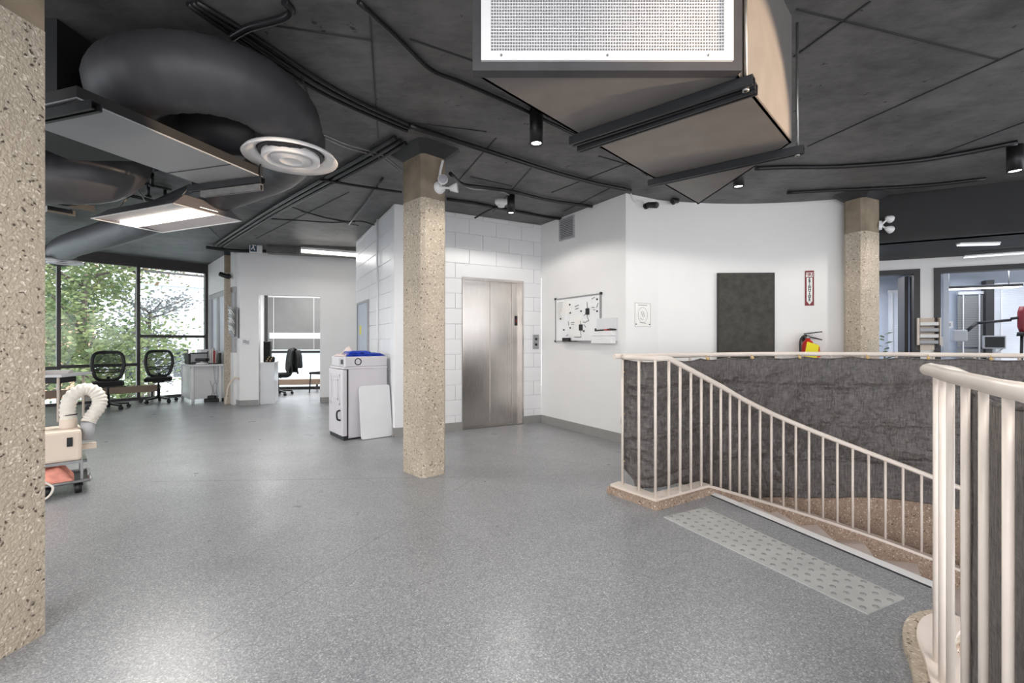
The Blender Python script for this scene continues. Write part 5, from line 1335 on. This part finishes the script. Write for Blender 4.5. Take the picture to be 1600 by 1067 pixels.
s = MB(); s.box(.141, .162, -.168, -.166, .15, .178); obj('rocker', s, M['darkmetal'], un)
s = MB(); s.box(-.35, -.20, -.163, -.158, .185, .195); obj('slot', s, M['ink'], un)
s = MB(); s.box(-.30, -.10, -.08, .02, .234, .238); obj('top_label', s, M['greyplas'], un)
s = MB(); s.lathe([(.054, .23), (.054, .30), (.049, .31)], 20, Matrix.Translation((.147, .05, 0))); s.box(-.40, -.02, .10, .13, .29, .32); s.box(-.40, -.37, .10, .13, .23, .32); obj('outlet', s, M['beige'], un)
HP = smooth_path([(.147, .05, .29), (.143, .05, .39), (.165, .05, .48), (.23, .05, .535), (.295, .04, .52), (.333, .03, .45), (.322, .01, .38), (.28, -.01, .31), (.262, -.02, .27)], 12)
s = MB(); s.tube(HP, [.048+(.0035 if (i//2) % 2 else -.002) for i in range(len(HP))], 18); obj('hose', s, M['hose'], un)
s = MB(); s.tube([(.262, -.02, .275), (.254, -.03, .13)], [.046, .038], 18); obj('nozzle', s, M['greyplas'], un)
s = MB(); s.lathe([(.051, .335), (.053, .34), (.051, .345)], 20, Matrix.Translation((.147, .05, 0))); obj('hose_band', s, M['ink'], un)
s = MB(); s.box(.215, .31, -.05, .03, .06, .10); obj('hose_holder', s, M['beige'], un)
cl_ = thing('peach_cloth', 'crumpled peach towel stuffed on the trolley deck under the unit', 'cloth', cz_+V((0, 0, .095)), cr)
def f(u, v):
    x, y = -.44+.62*u, -.15+.34*v; e = min(1, 7*min(u, 1-u, v, 1-v))
    return V((x, y, e*(.115+.05*mnoise.noise(V((u*7, v*5, 1)))+.03*mnoise.noise(V((u*16, v*12, 2))))+.002))
s = MB(); s.grid(f, 40, 24); obj('towel', s, M['peach'], cl_)
o = obj('power_cord', MB().tube(smooth_path([(.02, -.165, .13), (.06, -.21, .09), (.03, -.24, .03), (-.06, -.25, .009), (-.2, -.23, .009)], 8), .008, 8), M['hose'], loc=cz_, rz=cr); tag(o, 'white power cord looping off the trolley to the floor', 'cord')

# table with papers at the far left
tt = thing('work_table', 'white work table with papers seen past the left column', 'table', (-7.25, 6.9, 0), .25)
s = MB(); s.bbox(-.7, .55, -.35, .35, .66, .70, .006); obj('table_top', s, M['whiteplas'], tt)
for (x, y) in ((-.6, -.28), (.47, -.28), (-.6, .28), (.47, .28)):
    s = MB(); s.box(x-.012, x+.012, y-.012, y+.012, 0, .66); obj('leg', s, M['beige'], tt)
s = MB(); s.box(-.55, .42, -.2, .2, .56, .64); obj('drawer', s, M['black'], tt)
for k, (x, y, r, lab) in enumerate(((.05, -.05, .2, 'upper'), (-.32, .08, -.15, 'left'), (.25, .12, .5, 'small right'))):
    st_ = thing('paper_stack', lab+' stack of loose papers on the white work table', 'papers', V((-7.25, 6.9, .70))+V((x, y, 0)), r)
    for j in range(4):
        s = MB(); a = random.uniform(-.2, .2); T = Matrix.Rotation(a, 4, 'Z'); s.box(-.15, .15, -.105, .105, j*.012, j*.012+.011, T); obj('sheet', s, M['paper'] if j % 2 else M['pinkcloth'], st_)

# ------------------------------------------------------------------ right rooms: things seen over the railing
wr = thing('file_rack', 'grey wall file rack with sheets between the two dark door frames', 'rack', on(1448, 533, R0, R1), ra)
xw = .12; 
s = MB(); s.box(-xw, xw, -.02, 0, -.12, .33); s.box(-xw, -xw+.012, -.10, 0, -.05, .33); s.box(xw-.012, xw, -.10, 0, -.05, .33); obj('case', s, M['beige'], wr)
for k in range(4):
    z = -.04+k*.085; s = MB(); s.box(-xw+.014, xw-.014, -.09, -.02, z, z+.008); obj('shelf', s, M['darkmetal'], wr)
    s = MB(); s.box(-xw+.02, xw-.02, -.085-.004*k, -.03, z+.009, z+.055); obj('sheet', s, M['paper'] if k % 2 else M['greyplas'], wr)
def room(px, dy, z): 
    P = R0+nb*dy; p = on(px, 533, P, P+rd); return V((p.x, p.y, z))
mo = thing('small_monitor', 'small dark monitor with grey stand in the blue room at right', 'monitor', room(1553, 1.1, 1.08), ra)
s = MB(); s.bbox(-.13, .13, -.02, .02, 0, .20, .01); obj('case', s, M['greyplas'], mo); s = MB(); s.box(-.11, .11, -.024, -.02, .02, .18); obj('screen', s, M['black'], mo)
s = MB(); s.tube([(0, .0, -1.08), (0, 0, .0)], .02, 8); s.tube([(-.08, 0, -.15), (.10, .0, .0)], .008, 6); s.lathe([(0, -1.08), (.2, -1.08), (.2, -1.05), (0, -1.04)], 16); obj('stand', s, M['greyplas'], mo)
ar = thing('lamp_arm', 'black articulated arm with a red head in the blue room', 'lamp', room(1594, 1.0, 1.35), ra)
s = MB(); s.tube([(-.48, 0, .12), (-.1, 0, .16)], .02, 8); s.tube([(-.48, 0, .12), (-.62, 0, -.02)], .025, 8); s.tube([(-.1, 0, .18), (.02, 0, .20)], .02, 8); obj('arm', s, M['black'], ar)
s = MB(); s.tube([(.02, 0, -.02), (.02, 0, .06), (.02, 0, .27), (.02, 0, .36)], [.03, .05, .05, .03], 14); obj('red_head', s, M['signred'], ar)
s = MB(); s.tube([(.02, 0, -.08), (.02, 0, -.02)], [.06, .05], 12); s.tube([(.02, 0, .02), (.02, .05, -1.35)], .02, 8); obj('post', s, M['black'], ar)
s = MB(); s.bbox(-.78, -.60, -.06, .06, -.16, .02, .02); obj('tool_head', s, M['greyplas'], ar)
pdt = thing('pendant_lamp', 'flat white pendant lamp hanging in the blue room at right', 'lamp', room(1535, 1.2, 2.0), ra)
s = MB(); s.bbox(-.55, .42, -.10, .10, .02, .06, .006); obj('housing', s, M['black'], pdt); s = MB(); s.box(-.54, .41, -.09, .09, .012, .02); obj('lens', s, M['strip'], pdt)
s = MB(); s.tube([(-.4, 0, .06), (-.4, 0, .33)], .006, 6); s.tube([(.3, 0, .06), (.3, 0, .33)], .006, 6); obj('cord', s, M['zinc'], pdt)
sw = thing('light_switch', 'white light switch on the blue room divider', 'switch', room(1483, .62, 1.44), ra)
s = MB(); s.bbox(-.04, .04, -.012, .0, -.05, .05, .003); obj('plate', s, M['whiteplas'], sw); s = MB(); s.box(-.012, .012, -.018, -.012, -.025, .025); obj('rocker', s, M['greyplas'], sw)
plt = thing('potted_plant', 'dark leafy plant in a black pot in the room behind the column', 'plant', room(1381, 1.1, 0.0), 0)
s = MB(); s.lathe([(0, 0), (.12, 0), (.16, .5), (.15, .5), (.14, .45), (0, .45)], 18); obj('pot', s, M['black'], plt)
s = MB(); s.tube([(0, 0, .45), (.01, 0, 1.0)], .012, 6); obj('stem', s, M['bark'], plt)
for k in range(14):
    a = k*2.4; z = .75+.05*k; d = V((math.cos(a), math.sin(a), .3)); sd = V((-d.y, d.x, 0)); b = V((0, 0, z-.1)); L_ = .14
    s = MB(); s.add([b, b+d*L_*.5+sd*.035, b+d*L_, b+d*L_*.5-sd*.035, b+d*L_*.5+V((0, 0, .02))], [(0, 1, 4), (1, 2, 4), (2, 3, 4), (3, 0, 4)]); obj('leaf', s, M['leafdark'], plt, recalc=False)

# ------------------------------------------------------------------ outdoors
GZ = -2.6
s = MB(); s.add([(-160, -20, GZ), (-5, -20, GZ), (10, 160, GZ), (-160, 160, GZ)], [(0, 1, 2, 3)]); o = obj('ground_outside', s, M['grass']); o['kind'] = 'structure'
def tree(label, x, y, h, cr_, cz0, n, leaf, seed, size=.16, b0=.3, b1=.8):
    rnd = random.Random(seed); t = thing('tree', label, 'tree', (x, y, GZ))
    s = MB(); s.tube(smooth_path([(0, 0, 0), (.1, .05, h*.3), (-.05, .1, h*.55), (.1, 0, h*.8)], 5), [.17-.008*i for i in range(16)], 8); obj('trunk', s, M['bark'], t)
    tips = []
    for k in range(16):
        a = k*2.399+seed; z0 = h*(b0+(b1-b0)*rnd.random())*.93; L_ = cr_*(.6+.5*rnd.random()); d = V((math.cos(a), math.sin(a), .45))
        P = smooth_path([(0, 0, z0), d*L_*.5+V((0, 0, z0)), d*L_+V((rnd.uniform(-.2, .2), rnd.uniform(-.2, .2), z0+.15))], 4)
        s = MB(); s.tube(P, [.05-.004*i for i in range(len(P))], 6); obj('branch', s, M['bark'], t); tips += P[3:]
    s = MB()
    for k in range(n):
        c = rnd.choice(tips); r = .75*cr_*.5
        p = c+V((rnd.gauss(0, r*.6), rnd.gauss(0, r*.6), rnd.gauss(0, r*.45)))
        u = V((rnd.gauss(0, 1), rnd.gauss(0, 1), rnd.gauss(0, .5))).normalized(); w = u.orthogonal().normalized(); q = size*rnd.uniform(.6, 1.2)
        s.add([p-u*q*.5, p+w*q*.3, p+u*q*.5, p-w*q*.3], [(0, 1, 2, 3)])
    o = obj('leaves', s, M[leaf], t, recalc=False); o['kind'] = 'stuff'
tree('broad green tree outside filling the left window panes', -13.4, 14.2, 7.4, 2.3, 0, 7500, 'leafgreen', 1, .17, .34, .9)
tree('dark green tree outside the leftmost visible window', -17.6, 16.0, 7.6, 2.6, 0, 5500, 'leafdark', 2, .2, .2, .85)
tree('tall orange tinged tree overhanging the right window pane', -13.7, 16.6, 9.0, 2.3, 0, 4200, 'leaforange', 3, .17, .68, .98)
tree('thin greyish tree outside between the two right window panes', -15.2, 19.0, 6.3, 1.5, 0, 2300, 'leafgrey', 4, .17, .35, .9)
tree('low green shrub like tree below the left windows', -10.7, 12.3, 2.9, 0.8, 0, 1500, 'leafgreen', 5, .13, .5, 1.0)
def house(label, x, y, w, d, h, wall, rz):
    t = thing('house', label, 'house', (x, y, GZ), rz)
    s = MB(); s.box(-w/2, w/2, -d/2, d/2, 0, h); obj('wall', s, M[wall], t)
    s = MB()
    s.add([(-w/2-.3, -d/2-.4, h), (w/2+.3, -d/2-.4, h), (w/2+.3, d/2+.4, h), (-w/2-.3, d/2+.4, h), (-w/2-.3, 0, h+1.6), (w/2+.3, 0, h+1.6)], [(0, 1, 5, 4), (2, 3, 4, 5), (0, 4, 3), (1, 2, 5), (3, 2, 1, 0)]); obj('roof', s, M['greyplas'], t)
    if wall == 'siding':
        s = MB()
        for k in range(int(h/.22)): s.box(-w/2, w/2, -d/2-.03, -d/2, k*.22, k*.22+.19)
        o = obj('clapboards', s, M[wall], t); o['kind'] = 'stuff'
    for k in range(3):
        xx = -w/2+w*(k+.5)/3; s = MB(); s.box(xx-.45, xx+.45, -d/2-.06, -d/2, h*.2, h*.48); wn = obj('window', s, M['whiteplas'], t); s = MB(); s.box(xx-.38, xx+.38, -d/2-.07, -d/2-.06, h*.22, h*.46); obj('pane', s, M['darkmetal'], wn)
house('white clapboard house outside behind the right window pane', -22.5, 31.0, 7, 6, 7.2, 'siding', .62)
house('tan house outside behind the broad green tree', -33.0, 31.5, 6, 6, 6.0, 'houseor', .75)
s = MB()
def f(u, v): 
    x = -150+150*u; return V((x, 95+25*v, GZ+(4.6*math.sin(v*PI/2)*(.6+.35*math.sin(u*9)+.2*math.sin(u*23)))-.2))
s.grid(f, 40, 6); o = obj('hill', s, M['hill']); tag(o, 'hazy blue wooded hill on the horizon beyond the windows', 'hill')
